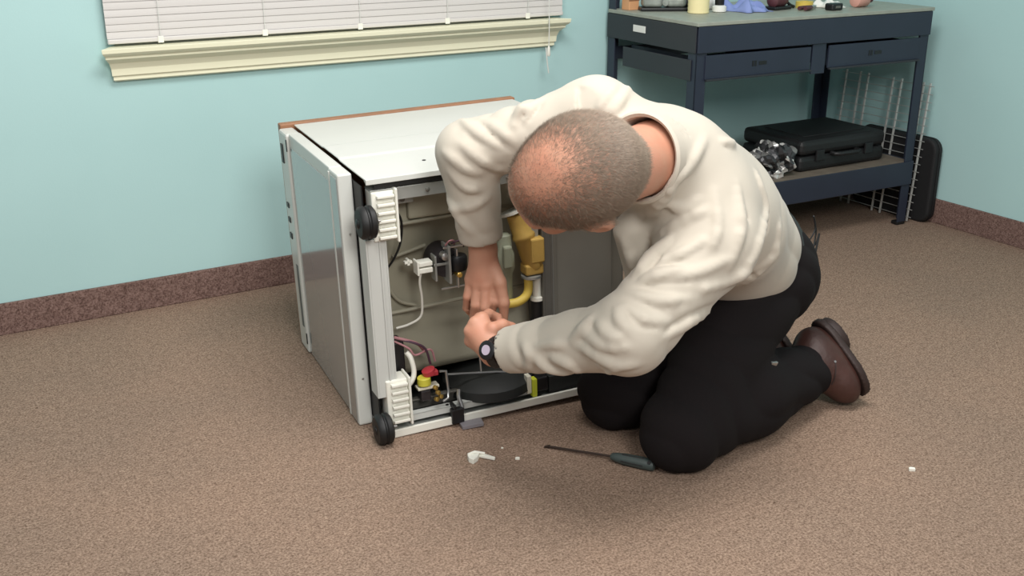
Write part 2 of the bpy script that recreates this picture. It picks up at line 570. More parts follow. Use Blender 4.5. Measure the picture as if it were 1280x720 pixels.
# tub underside with raised ribs
bm = bmesh.new()
NX, NZ = 26, 30
g = [[None] * (NZ + 1) for _ in range(NX + 1)]
for i in range(NX + 1):
    for k in range(NZ + 1):
        x = 0.036 + (0.455 - 0.036) * i / NX
        z = 0.10 + (0.575 - 0.10) * k / NZ
        r = math.hypot((x - 0.27) / 0.20, (z - 0.33) / 0.22)
        dep = 0.115 + 0.05 * max(0.0, 1 - r) ** 0.8 - 0.02 * (1 if z > 0.47 else 0)
        g[i][k] = bm.verts.new((x, dep, z))
for i in range(NX):
    for k in range(NZ):
        bm.faces.new((g[i][k], g[i + 1][k], g[i + 1][k + 1], g[i][k + 1]))
tubp = finish(bm, 'tub_underside', 'tub_plastic', dwm, smooth=True)
md = tubp.modifiers.new('solid', 'SOLIDIFY')
md.thickness = 0.003
for a, b_ in (((0.04, 0.10, 0.262), (0.45, 0.11, 0.268)), ((0.04, 0.088, 0.475), (0.30, 0.092, 0.478)), ((0.07, 0.086, 0.50), (0.125, 0.09, 0.56)),
              ((0.075, 0.092, 0.40), (0.16, 0.11, 0.41))):
    tube('tub_rib', 'tub_plastic', tubp, [a, b_], 0.0045, 8)
tube('tub_rib', 'tub_plastic', tubp, [(0.055, 0.104, 0.44), (0.062, 0.104, 0.34), (0.085, 0.105, 0.29), (0.13, 0.106, 0.268)], 0.004, 8, curve=True)
box('wall_gusset', 'tub_plastic', dwm, 0.036, 0.04, 0.05, 0.13, 0.10, 0.575, bevel=0.001)
box('upper_box', 'tub_plastic', dwm, (0.115, 0.30, 0.078, 0.13, 0.485, 0.565), bevel=0.006)
# dividing channel and the back compartment sheet
box('divider_rail', 'dark_galvanised', dwm, (0.418, 0.424, 0.03, 0.12, 0.06, 0.575), (0.424, 0.440, 0.03, 0.034, 0.06, 0.575), (0.440, 0.445, 0.03, 0.06, 0.06, 0.575), bevel=0.001)
box('divider_rail', 'galvanised', dwm, (0.385, 0.390, 0.035, 0.11, 0.40, 0.575), (0.390, 0.412, 0.035, 0.039, 0.40, 0.575), bevel=0.001)
box('rear_sheet', 'back_sheet', dwm, 0.445, D_ - 0.004, 0.055, 0.060, 0.05, 0.58, bevel=0.001)
box('divider_rail', 'galvanised', dwm, (0.449, 0.452, 0.040, 0.055, 0.06, 0.575), bevel=0.0008)
box('rear_sheet_fold', 'back_sheet', dwm, 0.455, 0.463, 0.048, 0.055, 0.05, 0.58, bevel=0.001)
# drain valve cluster in the middle
dv = empty('drain_valve', (0.190, 0.06, 0.378))
dv.scale = (1.15, 1.15, 1.2)
dv.parent = dwm
lathe('valve_body', 'motor_dark', dv, (0.0, -0.008, 0.0), (0, 1, 0), [(0.012, 0), (0.028, 0.002), (0.032, 0.02), (0.032, 0.05), (0.024, 0.052)], 22)
lathe('coil', 'black_plastic', dv, (0.020, -0.02, -0.012), (0, 0, 1), [(0.014, 0), (0.017, 0.004), (0.017, 0.026), (0.014, 0.03)], 16)
box('valve_bracket', 'galvanised', dv, (-0.03, 0.03, -0.016, -0.012, 0.0, 0.005), (-0.004, 0.001, -0.03, 0.01, -0.035, 0.04), (-0.028, -0.024, -0.016, 0.01, -0.03, 0.02), bevel=0.001)
box('valve_bracket', 'steel', dv, (0.012, 0.016, -0.03, -0.02, -0.045, 0.032), (-0.02, 0.03, -0.024, -0.021, -0.046, -0.042), (-0.012, 0.03, -0.024, -0.02, 0.034, 0.038), bevel=0.001)
box('terminal_block', 'plastic_white', dv, (-0.062, -0.034, -0.02, 0.004, -0.008, 0.002), (-0.062, -0.034, -0.02, 0.004, 0.005, 0.014), (-0.066, -0.062, -0.022, 0.006, -0.011, 0.017), bevel=0.0015)
lathe('spindle', 'brass', dv, (0.016, -0.036, -0.018), (0, 1, 0), [(0.004, 0), (0.006, 0.002), (0.006, 0.02)], 12)
lathe('plunger', 'steel', dv, (-0.010, -0.03, 0.020), (0, 1, 0), [(0.003, 0), (0.007, 0.002), (0.008, 0.018)], 12)
tube('wire', 'wire_pink', dv, [(-0.006, -0.02, 0.04), (0.0, -0.028, 0.05), (0.012, -0.02, 0.046), (0.02, 0, 0.03)], 0.0018, 6, curve=True)
tube('wire', 'wire_purple', dv, [(0.006, -0.02, 0.042), (0.02, -0.03, 0.048), (0.034, -0.014, 0.03)], 0.0018, 6, curve=True)
# gold pump housing
pm = empty('pump', (0.385, 0.06, 0.37))
pm.parent = dwm
lathe('pump_body', 'brass_gold', pm, (-0.020, -0.004, 0.100), (0.28, -0.12, -1), [(0.016, 0), (0.023, 0.003), (0.024, 0.02), (0.0245, 0.05), (0.0275, 0.055), (0.0275, 0.062), (0.0245, 0.066), (0.0245, 0.128), (0.020, 0.140), (0.012, 0.143)], 26)
lathe('flange', 'plastic_white', pm, (-0.022, 0.004, 0.106), (0.28, -0.25, -1), [(0.026, 0), (0.034, 0.001), (0.034, 0.007), (0.027, 0.008)], 28)
box('terminal_cover', 'brass_gold', pm, 0.0, 0.034, -0.044, -0.014, -0.018, 0.042, bevel=0.004)
box('pump_foot', 'brass_gold', pm, -0.012, 0.034, -0.038, 0.0, -0.048, -0.022, bevel=0.005)
lathe('clamp', 'galvanised', pm, (0.008, -0.02, -0.05), (0, 0, -1), [(0.02, 0), (0.024, 0.001), (0.024, 0.007), (0.02, 0.008)], 22)
tube('outlet_hose', 'yellow_hose', pm, [(0.000, -0.020, -0.058), (-0.001, -0.022, -0.085), (-0.010, -0.024, -0.102), (-0.03, -0.024, -0.112), (-0.055, -0.02, -0.114)], 0.0105, 14, curve=True)
lathe('connector', 'plastic_white', pm, (0.025, -0.012, -0.055), (0, 0, -1), [(0.008, 0), (0.0105, 0.002), (0.0105, 0.055), (0.016, 0.057), (0.016, 0.065), (0.010, 0.067)], 18)
tube('drain_hose', 'black_rubber', pm, [(0.025, -0.012, -0.12), (0.024, -0.01, -0.16), (0.022, 0.0, -0.24)], 0.014, 14)
# grey green sump neck beside the pump
sump = lathe('sump', 'grey_green', dwm, (0.336, 0.062, 0.425), (0, 0, -1), [(0.010, 0), (0.017, 0.006), (0.019, 0.04), (0.024, 0.05), (0.024, 0.085), (0.018, 0.10), (0.017, 0.16), (0.012, 0.175)], 22)
box('sump_tab', 'grey_green', sump, 0.322, 0.344, 0.030, 0.045, 0.345, 0.400, bevel=0.005)
# wiring
tube('wire', 'wire_white', dwm, [(0.126, 0.045, 0.375), (0.122, 0.05, 0.345), (0.128, 0.06, 0.30), (0.126, 0.07, 0.255), (0.10, 0.08, 0.236), (0.07, 0.085, 0.23)], 0.0028, 8, curve=True)
tube('wire', 'black_rubber', dwm, [(0.075, 0.05, 0.53), (0.092, 0.06, 0.49), (0.090, 0.07, 0.44), (0.075, 0.08, 0.40), (0.055, 0.09, 0.37)], 0.0026, 8, curve=True)
tube('wire', 'wire_purple', dwm, [(0.06, 0.06, 0.215), (0.10, 0.05, 0.20), (0.125, 0.05, 0.18), (0.135, 0.05, 0.14)], 0.0028, 8, curve=True)
tube('wire', 'wire_pink', dwm, [(0.055, 0.06, 0.22), (0.09, 0.055, 0.205), (0.112, 0.06, 0.19), (0.13, 0.07, 0.165)], 0.0036, 8, curve=True)
tube('wire', 'wire_pink', dwm, [(0.055, 0.06, 0.21), (0.085, 0.05, 0.19), (0.10, 0.05, 0.17), (0.14, 0.06, 0.172), (0.15, 0.06, 0.14)], 0.0025, 8, curve=True)
box('wire_clip', 'plastic_white', dwm, (0.094, 0.112, 0.062, 0.074, 0.388, 0.394), (0.100, 0.106, 0.062, 0.08, 0.384, 0.398), bevel=0.001)
lathe('bolt', 'dark_galvanised', dwm, (0.092, 0.05, 0.545), (0, -1, 0), [(0.010, 0), (0.010, 0.003), (0.006, 0.004), (0.006, 0.009)], 10)
box('corner_bracket', 'galvanised', dwm, (0.075, 0.118, 0.045, 0.05, 0.535, 0.572), (0.114, 0.118, 0.05, 0.10, 0.535, 0.572), bevel=0.001)
# lower left: white curved hose, inlet valve
tube('inlet_hose', 'plastic_white', dwm, [(0.080, 0.055, 0.180), (0.088, 0.05, 0.165), (0.092, 0.045, 0.13), (0.080, 0.04, 0.108), (0.055, 0.04, 0.096)], 0.0062, 12, curve=True)
box('float_housing', 'black_plastic', dwm, 0.045, 0.078, 0.06, 0.11, 0.105, 0.205, bevel=0.004)
iv = empty('inlet_valve', (0.112, 0.04, 0.10))
iv.parent = dwm
lathe('valve_cap', 'cap_red', iv, (0.012, 0.0, 0.034), (0.3, 0, -1), [(0.012, 0), (0.016, 0.002), (0.016, 0.013), (0.013, 0.014)], 18)
box('cap_lever', 'cap_red', iv, 0.012, 0.034, -0.012, 0.004, 0.018, 0.030, bevel=0.002)
lathe('coil', 'cap_yellow', iv, (0.0, -0.004, 0.018), (0, 0, -1), [(0.014, 0), (0.016, 0.002), (0.016, 0.018), (0.013, 0.02)], 18)
box('valve_plate', 'plastic_cream', iv, -0.018, 0.034, -0.012, 0.012, -0.012, -0.006, bevel=0.001)
box('coil_cover', 'motor_dark', iv, -0.012, 0.012, -0.014, 0.012, -0.040, -0.013, bevel=0.003)
for q in ((0.020, -0.016, -0.008), (0.024, -0.02, -0.02), (0.020, -0.02, -0.036), (0.032, -0.015, -0.034)):
    lathe('brass_fitting', 'brass', iv, q, (0.3, -1, 0.2), [(0.003, 0), (0.0055, 0.001), (0.0055, 0.008), (0.003, 0.009)], 10)
# base pan and rails along the floor side
box('base_pan', 'pan_black', dwm, (0.07, 0.60, 0.03, 0.30, 0.024, 0.030), (0.07, 0.60, 0.29, 0.30, 0.03, 0.12), bevel=0.002)
bm = bmesh.new()
bm_lathe(bm, (0.295, 0.10, 0.028), (0, 0, 1), [(0.10, 0), (0.115, 0.01), (0.11, 0.03), (0.085, 0.045), (0.05, 0.052), (0.02, 0.054)], 30)
finish(bm, 'motor_housing', 'pan_black', dwm, smooth=True)
box('base_rail', 'painted_grey', dwm, (0.070, 0.385, 0.014, 0.034, 0.0375, 0.0405), (0.070, 0.385, 0.014, 0.017, 0.024, 0.0405), bevel=0.001)
box('base_rail', 'dark_galvanised', dwm, (0.07, 0.385, 0.058, 0.062, 0.03, 0.060), (0.07, 0.385, 0.046, 0.062, 0.056, 0.060), bevel=0.001)
for x in (0.16, 0.25, 0.31):
    lathe('bolt', 'black_plastic', dwm, (x, 0.022, 0.0405), (0, 0, 1), [(0.004, 0), (0.004, 0.0015)], 8)
sb = box('spring_bracket', 'black_plastic', dwm, (0.160, 0.190, -0.010, 0.006, 0.003, 0.040), (0.165, 0.172, -0.010, 0.02, 0.038, 0.05), bevel=0.002)
prism('bracket_plate', 'plate_grey', dwm, [(0.176, -0.030), (0.228, -0.034), (0.232, -0.006), (0.178, -0.004)], 2, -0.005, 0.004)
tube('spring_hook', 'steel', dwm, [(0.19, 0.02, 0.075), (0.186, 0.012, 0.06), (0.188, 0.005, 0.045), (0.190, 0.0, 0.03)], 0.005, 8, curve=True)
tube('spring_lever', 'steel', dwm, [(0.150, 0.035, 0.124), (0.166, 0.034, 0.122), (0.168, 0.030, 0.075), (0.163, 0.022, 0.058), (0.150, 0.018, 0.054)], 0.0035, 8)
tube('tension_rod', 'steel', dwm, [(0.175, 0.05, 0.105), (0.24, 0.05, 0.094), (0.30, 0.05, 0.084), (0.35, 0.05, 0.072)], 0.0026, 8)
tube('tension_rod', 'steel', dwm, [(0.262, 0.06, 0.130), (0.262, 0.055, 0.09)], 0.0026, 8)
box('strap_tab', 'plastic_cream', dwm, 0.360, 0.371, 0.006, 0.026, 0.030, 0.075, bevel=0.001)
box('strap_tab', 'tag_lime', dwm, 0.372, 0.384, 0.002, 0.022, 0.020, 0.066, bevel=0.001)
box('strap_buckle', 'black_plastic', dwm, 0.386, 0.414, 0.004, 0.03, 0.030, 0.066, bevel=0.003)
box('base_pan', 'pan_black', dwm, 0.42, 0.61, 0.012, 0.05, 0.017, 0.06, bevel=0.002)

# ------------------------------------------------------------------ workbench in the corner
TB = 0.5
BO = Vector((0.576, 3.446, 0))
BL, BD, BH = 1.03, 0.50, 0.795
bench = tag(empty('workbench', BO, (0, 0, TB)), 'dark navy metal workbench with two drawers and lower shelf', 'workbench')


def bench_at(x, y, z):
    return BO + Vector((cos(TB) * x - sin(TB) * y, sin(TB) * x + cos(TB) * y, z))


def leg(x0, sx, y0, sy, z1):
    """steel angle: two flanges meeting at the outer corner"""
    t, wd = 0.004, 0.042
    xa, xb = sorted((x0, x0 + sx * wd))
    ya, yb = sorted((y0, y0 + sy * wd))
    xc, xd = sorted((x0, x0 + sx * t))
    yc, yd = sorted((y0, y0 + sy * t))
    o = box('leg', 'bench_navy', bench, (xa, xb, yc, yd, 0.012, z1), (xc, xd, ya, yb, 0.012, z1), bevel=0.0008)
    box('foot', 'black_rubber', o, xa, xa + 0.03 if sx > 0 else xb, ya, ya + 0.03, 0.0, 0.014, bevel=0.003)
    return o


leg(0, 1, 0, 1, BH - 0.018)
leg(BL, -1, 0, 1, BH - 0.018)
leg(0, 1, BD, -1, BH + 0.45)
leg(BL, -1, BD, -1, BH - 0.018)
box('worktop', 'bench_top', bench, (-0.006, BL + 0.006, -0.008, BD - 0.005, BH - 0.012, BH), bevel=0.002)
box('front_rail', 'bench_navy', bench, 0.0, BL, -0.007, -0.001, 0.700, BH - 0.013, bevel=0.002)
box('side_rail', 'bench_dark', bench, -0.005, -0.001, 0.0, BD, 0.700, BH - 0.013, bevel=0.002)
box('side_rail', 'bench_dark', bench, BL + 0.001, BL + 0.005, 0.0, BD, 0.700, BH - 0.013, bevel=0.002)
box('side_rail', 'bench_dark', bench, -0.004, -0.001, 0.02, 0.40, 0.612, 0.678, bevel=0.002)
box('sticker', 'sticker', bench, -0.0062, -0.005, 0.27, 0.34, 0.735, 0.757, bevel=0)
box('back_rail', 'bench_navy', bench, 0.0, BL, BD - 0.008, BD - 0.004, 0.70, BH - 0.013, bevel=0.002)
box('back_rail', 'bench_navy', bench, 0.0, BL, BD - 0.008, BD - 0.004, 0.62, 0.665, bevel=0.002)
for x0, x1 in ((0.035, 0.475), (0.555, 0.985)):
    d = box('drawer', 'bench_navy', bench, (x0, x1, -0.004, 0.003, 0.617, 0.692), (x0 + 0.01, x1 - 0.01, 0.003, 0.42, 0.622, 0.626),
            (x0 + 0.01, x0 + 0.014, 0.003, 0.42, 0.626, 0.68), (x1 - 0.014, x1 - 0.01, 0.003, 0.42, 0.626, 0.68), bevel=0.0015)
    box('drawer_lip', 'bench_dark', d, x0, x1, -0.014, -0.004, 0.612, 0.618, bevel=0.001)
    xm = (x0 + x1) / 2
    for a, b_, h in ((-0.030, -0.023, 0.018), (-0.019, -0.012, 0.018), (-0.002, 0.030, 0.012)):
        box('nameplate', 'black_plastic', d, xm + a, xm + b_, -0.0052, -0.004, 0.655 - h / 2, 0.655 + h / 2, bevel=0)
box('drawer_divider', 'bench_navy', bench, 0.485, 0.545, 0.0, 0.006, 0.60, 0.70, bevel=0.001)
box('lower_shelf', 'shelf_board', bench, 0.006, BL - 0.006, 0.006, BD - 0.006, 0.231, 0.243, bevel=0.001)
box('shelf_rail', 'bench_navy', bench, 0.0, BL, -0.006, -0.001, 0.155, 0.243, bevel=0.002)
box('shelf_rail', 'bench_navy', bench, -0.005, -0.001, 0, BD, 0.155, 0.243, bevel=0.002)
box('shelf_rail', 'bench_navy', bench, BL + 0.001, BL + 0.005, 0, BD, 0.155, 0.243, bevel=0.002)

# tool case on the shelf
tc_ = tag(empty('tool_case', bench_at(0.735, 0.215, 0.243), (0, 0, TB + 0.02)), 'black moulded tool case lying on the workbench shelf', 'case')
box('case_shell', 'case_black', tc_, -0.21, 0.21, -0.155, 0.155, 0.0, 0.055, bevel=0.016, segs=3)
box('case_lid', 'case_black', tc_, -0.21, 0.21, -0.155, 0.155, 0.057, 0.112, bevel=0.018, segs=3)
tube('handle', 'case_black', tc_, [(-0.06, -0.153, 0.056), (-0.06, -0.172, 0.056), (-0.045, -0.18, 0.056), (0.045, -0.18, 0.056), (0.06, -0.172, 0.056), (0.06, -0.153, 0.056)], 0.008, 10)
for x in (-0.12, 0.12):
    box('latch', 'black_plastic', tc_, x - 0.02, x + 0.02, -0.162, -0.153, 0.035, 0.075, bevel=0.003)
box('lid_panel', 'case_black', tc_, -0.15, 0.15, -0.10, 0.10, 0.111, 0.115, bevel=0.003)

# crumpled bag beside it
bm = bmesh.new()
bmesh.ops.create_icosphere(bm, subdivisions=4, radius=1.0)
for v in bm.verts:
    p = v.co.copy()
    q = 0.82 + 0.22 * sin(5.1 * p.x + 2.3 * p.y) * cos(4.3 * p.z + 1.7 * p.x) + 0.14 * abs(sin(9 * p.y - 7 * p.z + 3 * p.x)) + 0.06 * sin(17 * p.x + 13 * p.z)
    v.co = Vector((p.x * 0.088 * q, p.y * 0.065 * q, max(-0.054, p.z * 0.068 * q)))
bag = finish(bm, 'crumpled_bag', 'foil_bag', None, smooth=False)
bag.location = bench_at(0.42, 0.085, 0.243 + 0.054)
bag.rotation_euler = (0, 0, 0.4)
tag(bag, 'crumpled grey and silver bag on workbench shelf', 'bag')


def wire_rack(name, loc, rot, width, height, uprights, wires, label):
    rk = tag(empty(name, loc, rot), label, 'rack')
    for x in uprights:
        tube('upright_rod', 'chrome_wire', rk, [(x, 0, 0.003), (x, 0, height)], 0.0045, 8)
    for i in range(wires):
        z = 0.02 + (height - 0.03) * i / (wires - 1)
        tube('cross_wire', 'chrome_wire', rk, [(-width / 2, 0.004, z), (width / 2, 0.004, z)], 0.0014, 6)
    return rk


wire_rack('wire_rack', bench_at(1.052, 0.22, 0.0), (0.075, 0.0, TB + PI / 2 + 0.04), 0.44, 0.52, (-0.20, -0.17, -0.07, -0.03, 0.09, 0.13, 0.20), 18,
          'chrome wire rack leaning between the workbench and the right wall')

# flat black case between bench and right wall
bm = bmesh.new()
hw, hh, rr = 0.185, 0.160, 0.045
poly = []
for cx, cz, a0 in ((hw - rr, hh - rr, 0), (-hw + rr, hh - rr, 90), (-hw + rr, -hh + rr, 180), (hw - rr, -hh + rr, 270)):
    for k in range(7):
        a = math.radians(a0 + 15 * k)
        poly.append((cx + rr * cos(a), cz + rr * sin(a)))
va = [bm.verts.new((-0.022, y, z + hh)) for y, z in poly]
vb = [bm.verts.new((0.022, y, z + hh)) for y, z in poly]
bm.faces.new(va)
bm.faces.new(vb[::-1])
for i in range(len(poly)):
    j = (i + 1) % len(poly)
    bm.faces.new((va[i], vb[i], vb[j], va[j]))
cs = finish(bm, 'soft_case', 'case_fabric', None, bevel=0.010, segs=3)
cpos = WO + WU * (CORNER - 0.0345) - WN * 0.43
cs.location = (cpos.x, cpos.y, 0)
cs.rotation_euler = (0, 0, TH)
tag(cs, 'flat black rounded case standing between workbench and right wall', 'case')
hd = tube('zip_seam', 'black_plastic', cs, [(0, y * 1.003, z * 1.003 + hh) for y, z in poly] + [(0, poly[0][0] * 1.003, poly[0][1] * 1.003 + hh)], 0.0025, 6)


# things on the bench top
def top(name, label, cat, x, y, rz=0.0):
    return tag(empty(name, bench_at(x, y, BH), (0, 0, TB + rz)), label, cat)


t = top('wood_block', 'tan wooden block by the back post of the workbench', 'block', 0.045, 0.435, 0.1)
box('block', 'tan_wood', t, -0.022, 0.022, -0.02, 0.02, 0.0, 0.075, bevel=0.002)
box('block_groove', 'laminate_brown', t, -0.023, 0.023, -0.0206, -0.0195, 0.03, 0.036, bevel=0)
t = top('power_tool', 'grey tool with black base on the left of the workbench', 'tool', 0.135, 0.36, -0.45)
box('tool_base', 'black_plastic', t, -0.088, 0.088, -0.04, 0.04, 0.0, 0.012, bevel=0.004)
box('tool_body', 'silver_plastic', t, (-0.08, -0.01, -0.034, 0.034, 0.012, 0.055), (0.0, 0.07, -0.03, 0.03, 0.012, 0.048), bevel=0.012, segs=3)
lathe('tool_knob', 'silver_plastic', t, (-0.005, -0.034, 0.028), (0, -1, 0), [(0.010, 0), (0.012, 0.004), (0.010, 0.008)], 14)
lathe('tool_tip', 'black_plastic', t, (0.068, 0, 0.024), (1, 0, 0), [(0.02, 0), (0.021, 0.012), (0.013, 0.022)], 16)
t = top('paper_roll', 'cream ribbed paper roll standing on the workbench', 'roll', 0.182, 0.235)
lathe('roll', 'cream_paper', t, (0, 0, 0), (0, 0, 1), [(0.034, 0), (0.036, 0.002)] + [(0.036 - 0.0012 * (k % 2), 0.004 + 0.006 * k) for k in range(14)] + [(0.034, 0.092)], 28)
lathe('core', 'laminate_brown', t, (0, 0, 0.088), (0, 0, 1), [(0.016, 0), (0.016, 0.006)], 18)
t = top('small_jar', 'small white jar between cream roll and blue cloth', 'jar', 0.262, 0.225)
lathe('jar_body', 'white_paper', t, (0, 0, 0), (0, 0, 1), [(0.020, 0), (0.024, 0.003), (0.024, 0.018), (0.016, 0.023)], 20)
lathe('jar_lid', 'black_plastic', t, (0, 0, 0.022), (0, 0, 1), [(0.015, 0), (0.016, 0.002), (0.016, 0.03), (0.010, 0.034)], 18)


def crumple(name, material, loc, sx, sy, sz, seed, label, cat):
    rr_ = random.Random(seed)
    a = [rr_.uniform(2, 7) for _ in range(8)]
    bm = bmesh.new()
    nx, ny = 18, 12
    gg = []
    for i in range(nx + 1):
        row = []
        for j in range(ny + 1):
            u, v = i / nx * 2 - 1, j / ny * 2 - 1
            h = 0.5 + 0.28 * sin(a[0] * u + a[1] * v) + 0.24 * sin(a[2] * v - a[3] * u + 1) + 0.16 * sin(2 * a[4] * u + a[5])
            edge = max(0.0, 1 - max(abs(u), abs(v)) ** 4)
            row.append(bm.verts.new((u * sx * (1 + 0.12 * sin(a[6] * v)), v * sy * (1 + 0.12 * sin(a[7] * u)), 0.0022 + max(0, h) * sz * edge)))
        gg.append(row)
    for i in range(nx):
        for j in range(ny):
            bm.faces.new((gg[i][j], gg[i + 1][j], gg[i + 1][j + 1], gg[i][j + 1]))
    o = finish(bm, name, material, None, smooth=True)
    s_ = o.modifiers.new('solid', 'SOLIDIFY')
    s_.thickness = 0.002
    o.location = loc
    o.rotation_euler = (0, 0, TB)
    return tag(o, label, cat)


crumple('cloth', 'blue_cloth', bench_at(0.372, 0.215, BH), 0.066, 0.07, 0.045, 3, 'crumpled pale blue cloth on the workbench top', 'cloth')
crumple('paper_sheet', 'white_paper', bench_at(0.295, 0.36, BH), 0.05, 0.05, 0.085, 5, 'crumpled white paper behind the blue cloth', 'paper')
crumple('paper_sheet', 'white_paper', bench_at(0.702, 0.17, BH), 0.045, 0.05, 0.03, 11, 'white paper sheet on right half of the workbench', 'paper')
t = top('hand_drill', 'dark maroon and black tool on the middle of the workbench', 'tool', 0.503, 0.20, 0.2)
lathe('tool_body', 'maroon', t, (-0.05, 0, 0.032), (1, 0, 0), [(0.012, 0), (0.024, 0.01), (0.026, 0.05), (0.020, 0.075), (0.012, 0.085)], 18)
box('tool_foot', 'black_plastic', t, -0.055, 0.035, -0.028, 0.028, 0.0, 0.012, bevel=0.004)
tube('tool_cable', 'black_rubber', t, [(0.03, 0, 0.03), (0.05, -0.01, 0.012), (0.07, -0.01, 0.006), (0.08, 0.02, 0.006)], 0.005, 8, curve=True)
t = top('pliers', 'short pliers with maroon grips beside the dark tool', 'tool', 0.555, 0.12, 0.3)
tube('grip', 'maroon', t, [(-0.03, -0.012, 0.009), (0.0, -0.010, 0.009), (0.03, 0.0, 0.009)], 0.007, 8, curve=True)
tube('grip', 'maroon', t, [(-0.03, 0.012, 0.009), (0.0, 0.010, 0.009), (0.03, 0.0, 0.009)], 0.007, 8, curve=True)
box('jaw', 'steel', t, 0.026, 0.055, -0.007, 0.007, 0.003, 0.015, bevel=0.003)
t = top('tape_roll', 'yellow tape roll lying on the workbench', 'tape', 0.618, 0.20)
bm = bmesh.new()
pr = [(0.016, 0), (0.03, 0), (0.03, 0.022), (0.016, 0.022)]
rings = [[bm.verts.new((r * cos(2 * PI * k / 24), r * sin(2 * PI * k / 24), z)) for k in range(24)] for r, z in pr]
for i in range(4):
    a, b_ = rings[i], rings[(i + 1) % 4]
    for k in range(24):
        bm.faces.new((a[k], a[(k + 1) % 24], b_[(k + 1) % 24], b_[k]))
finish(bm, 'tape', 'yellow_hose', t, smooth=True)
lathe('tape_core', 'cream_paper', t, (0, 0, 0.0), (0, 0, 1), [(0.0158, 0), (0.0158, 0.004)], 20)
t = top('remote_box', 'small black box near the right of the workbench', 'box', 0.645, 0.085, 0.1)
box('box_body', 'black_plastic', t, -0.028, 0.028, -0.018, 0.018, 0.0, 0.024, bevel=0.006, segs=3)
box('box_button', 'dark_galvanised', t, -0.012, 0.012, -0.0195, -0.0175, 0.008, 0.016, bevel=0.001)
t = top('pink_bottle', 'pinkish bottle lying on the right end of the workbench', 'bottle', 0.815, 0.125, 0.15)
lathe('bottle_body', 'pink_plastic', t, (-0.045, 0, 0.024), (1, 0, 0), [(0.012, 0), (0.022, 0.004), (0.024, 0.012), (0.024, 0.062), (0.014, 0.074), (0.010, 0.078)], 22)
lathe('bottle_cap', 'maroon', t, (0.032, 0, 0.024), (1, 0, 0), [(0.011, 0), (0.012, 0.002), (0.012, 0.018), (0.010, 0.02)], 16)

# ------------------------------------------------------------------ small things on the carpet
sd = tag(empty('screwdriver', (0.20, 2.122, 0.0), (0, 0, math.atan2(2.076 - 2.182, 0.314 - 0.086))), 'screwdriver with dark grey handle lying on the carpet', 'screwdriver')
tube('shaft', 'shaft', sd, [(-0.128, 0, 0.0045), (0.022, 0, 0.014)], 0.0028, 8)
prism('tip', 'shaft', sd, [(-0.140, 0.0015), (-0.140, 0.0030), (-0.128, 0.0075), (-0.126, 0.0022)], 1, -0.0042, 0.0042, bevel=0.0005)
h = lathe('handle', 'screwdriver_handle', sd, (0.018, 0, 0.0140), (1, 0, 0.0), [(0.005, 0), (0.008, 0.003), (0.0105, 0.014), (0.0125, 0.03), (0.0138, 0.07), (0.0138, 0.09), (0.012, 0.099), (0.006, 0.1015)], 18)
for k in range(5):
    a = 2 * PI * k / 5 + 0.6
    tube('grip_ridge', 'black_rubber', h, [(0.045, cos(a) * 0.0125, 0.014 + sin(a) * 0.0125), (0.095, cos(a) * 0.0133, 0.014 + sin(a) * 0.0133)], 0.0016, 6)
lathe('hang_hole', 'black_plastic', h, (0.108, -0.0095, 0.0225), (0, -0.7, 0.7), [(0.004, 0), (0.004, 0.0022)], 12)

cl = tag(empty('plastic_clip', (-0.070, 2.122, 0.0), (0, 0, 0.2)), 'broken white plastic clip on the carpet', 'clip')
prism('clip_plate', 'plastic_white', cl, [(-0.026, -0.006), (-0.018, -0.016), (-0.006, -0.004), (0.000, 0.010), (-0.012, 0.016), (-0.027, 0.010)], 2, 0.0, 0.012)
prism('clip_arm', 'plastic_white', cl, [(-0.004, 0.012), (0.003, 0.006), (0.030, -0.012), (0.033, -0.006), (0.012, 0.014)], 2, 0.002, 0.008)
tube('clip_edge', 'plastic_white', cl, [(-0.026, 0.008, 0.012), (-0.01, 0.013, 0.015), (0.012, 0.010, 0.010)], 0.003, 8)
for i, (p, s_, lab) in enumerate((((0.012, 2.126), 0.005, 'tiny white plastic chip next to the broken clip'), ((-0.022, 2.176), 0.0028, 'smallest white chip between clip and dishwasher'),
                                  ((0.863, 2.076), 0.007, 'small white chip alone on the right of the carpet'))):
    o = prism('plastic_chip', 'plastic_white', None, [(-s_, -s_ * 0.5), (s_ * 0.9, -s_ * 0.7), (s_, s_ * 0.4), (0, s_ * 0.8), (-s_ * 0.8, s_ * 0.5)], 2, 0, s_ * 0.9, bevel=0.0005)
    o.location = (p[0], p[1], 0.0)
    tag(o, lab, 'chip', 'white plastic chips on the carpet')


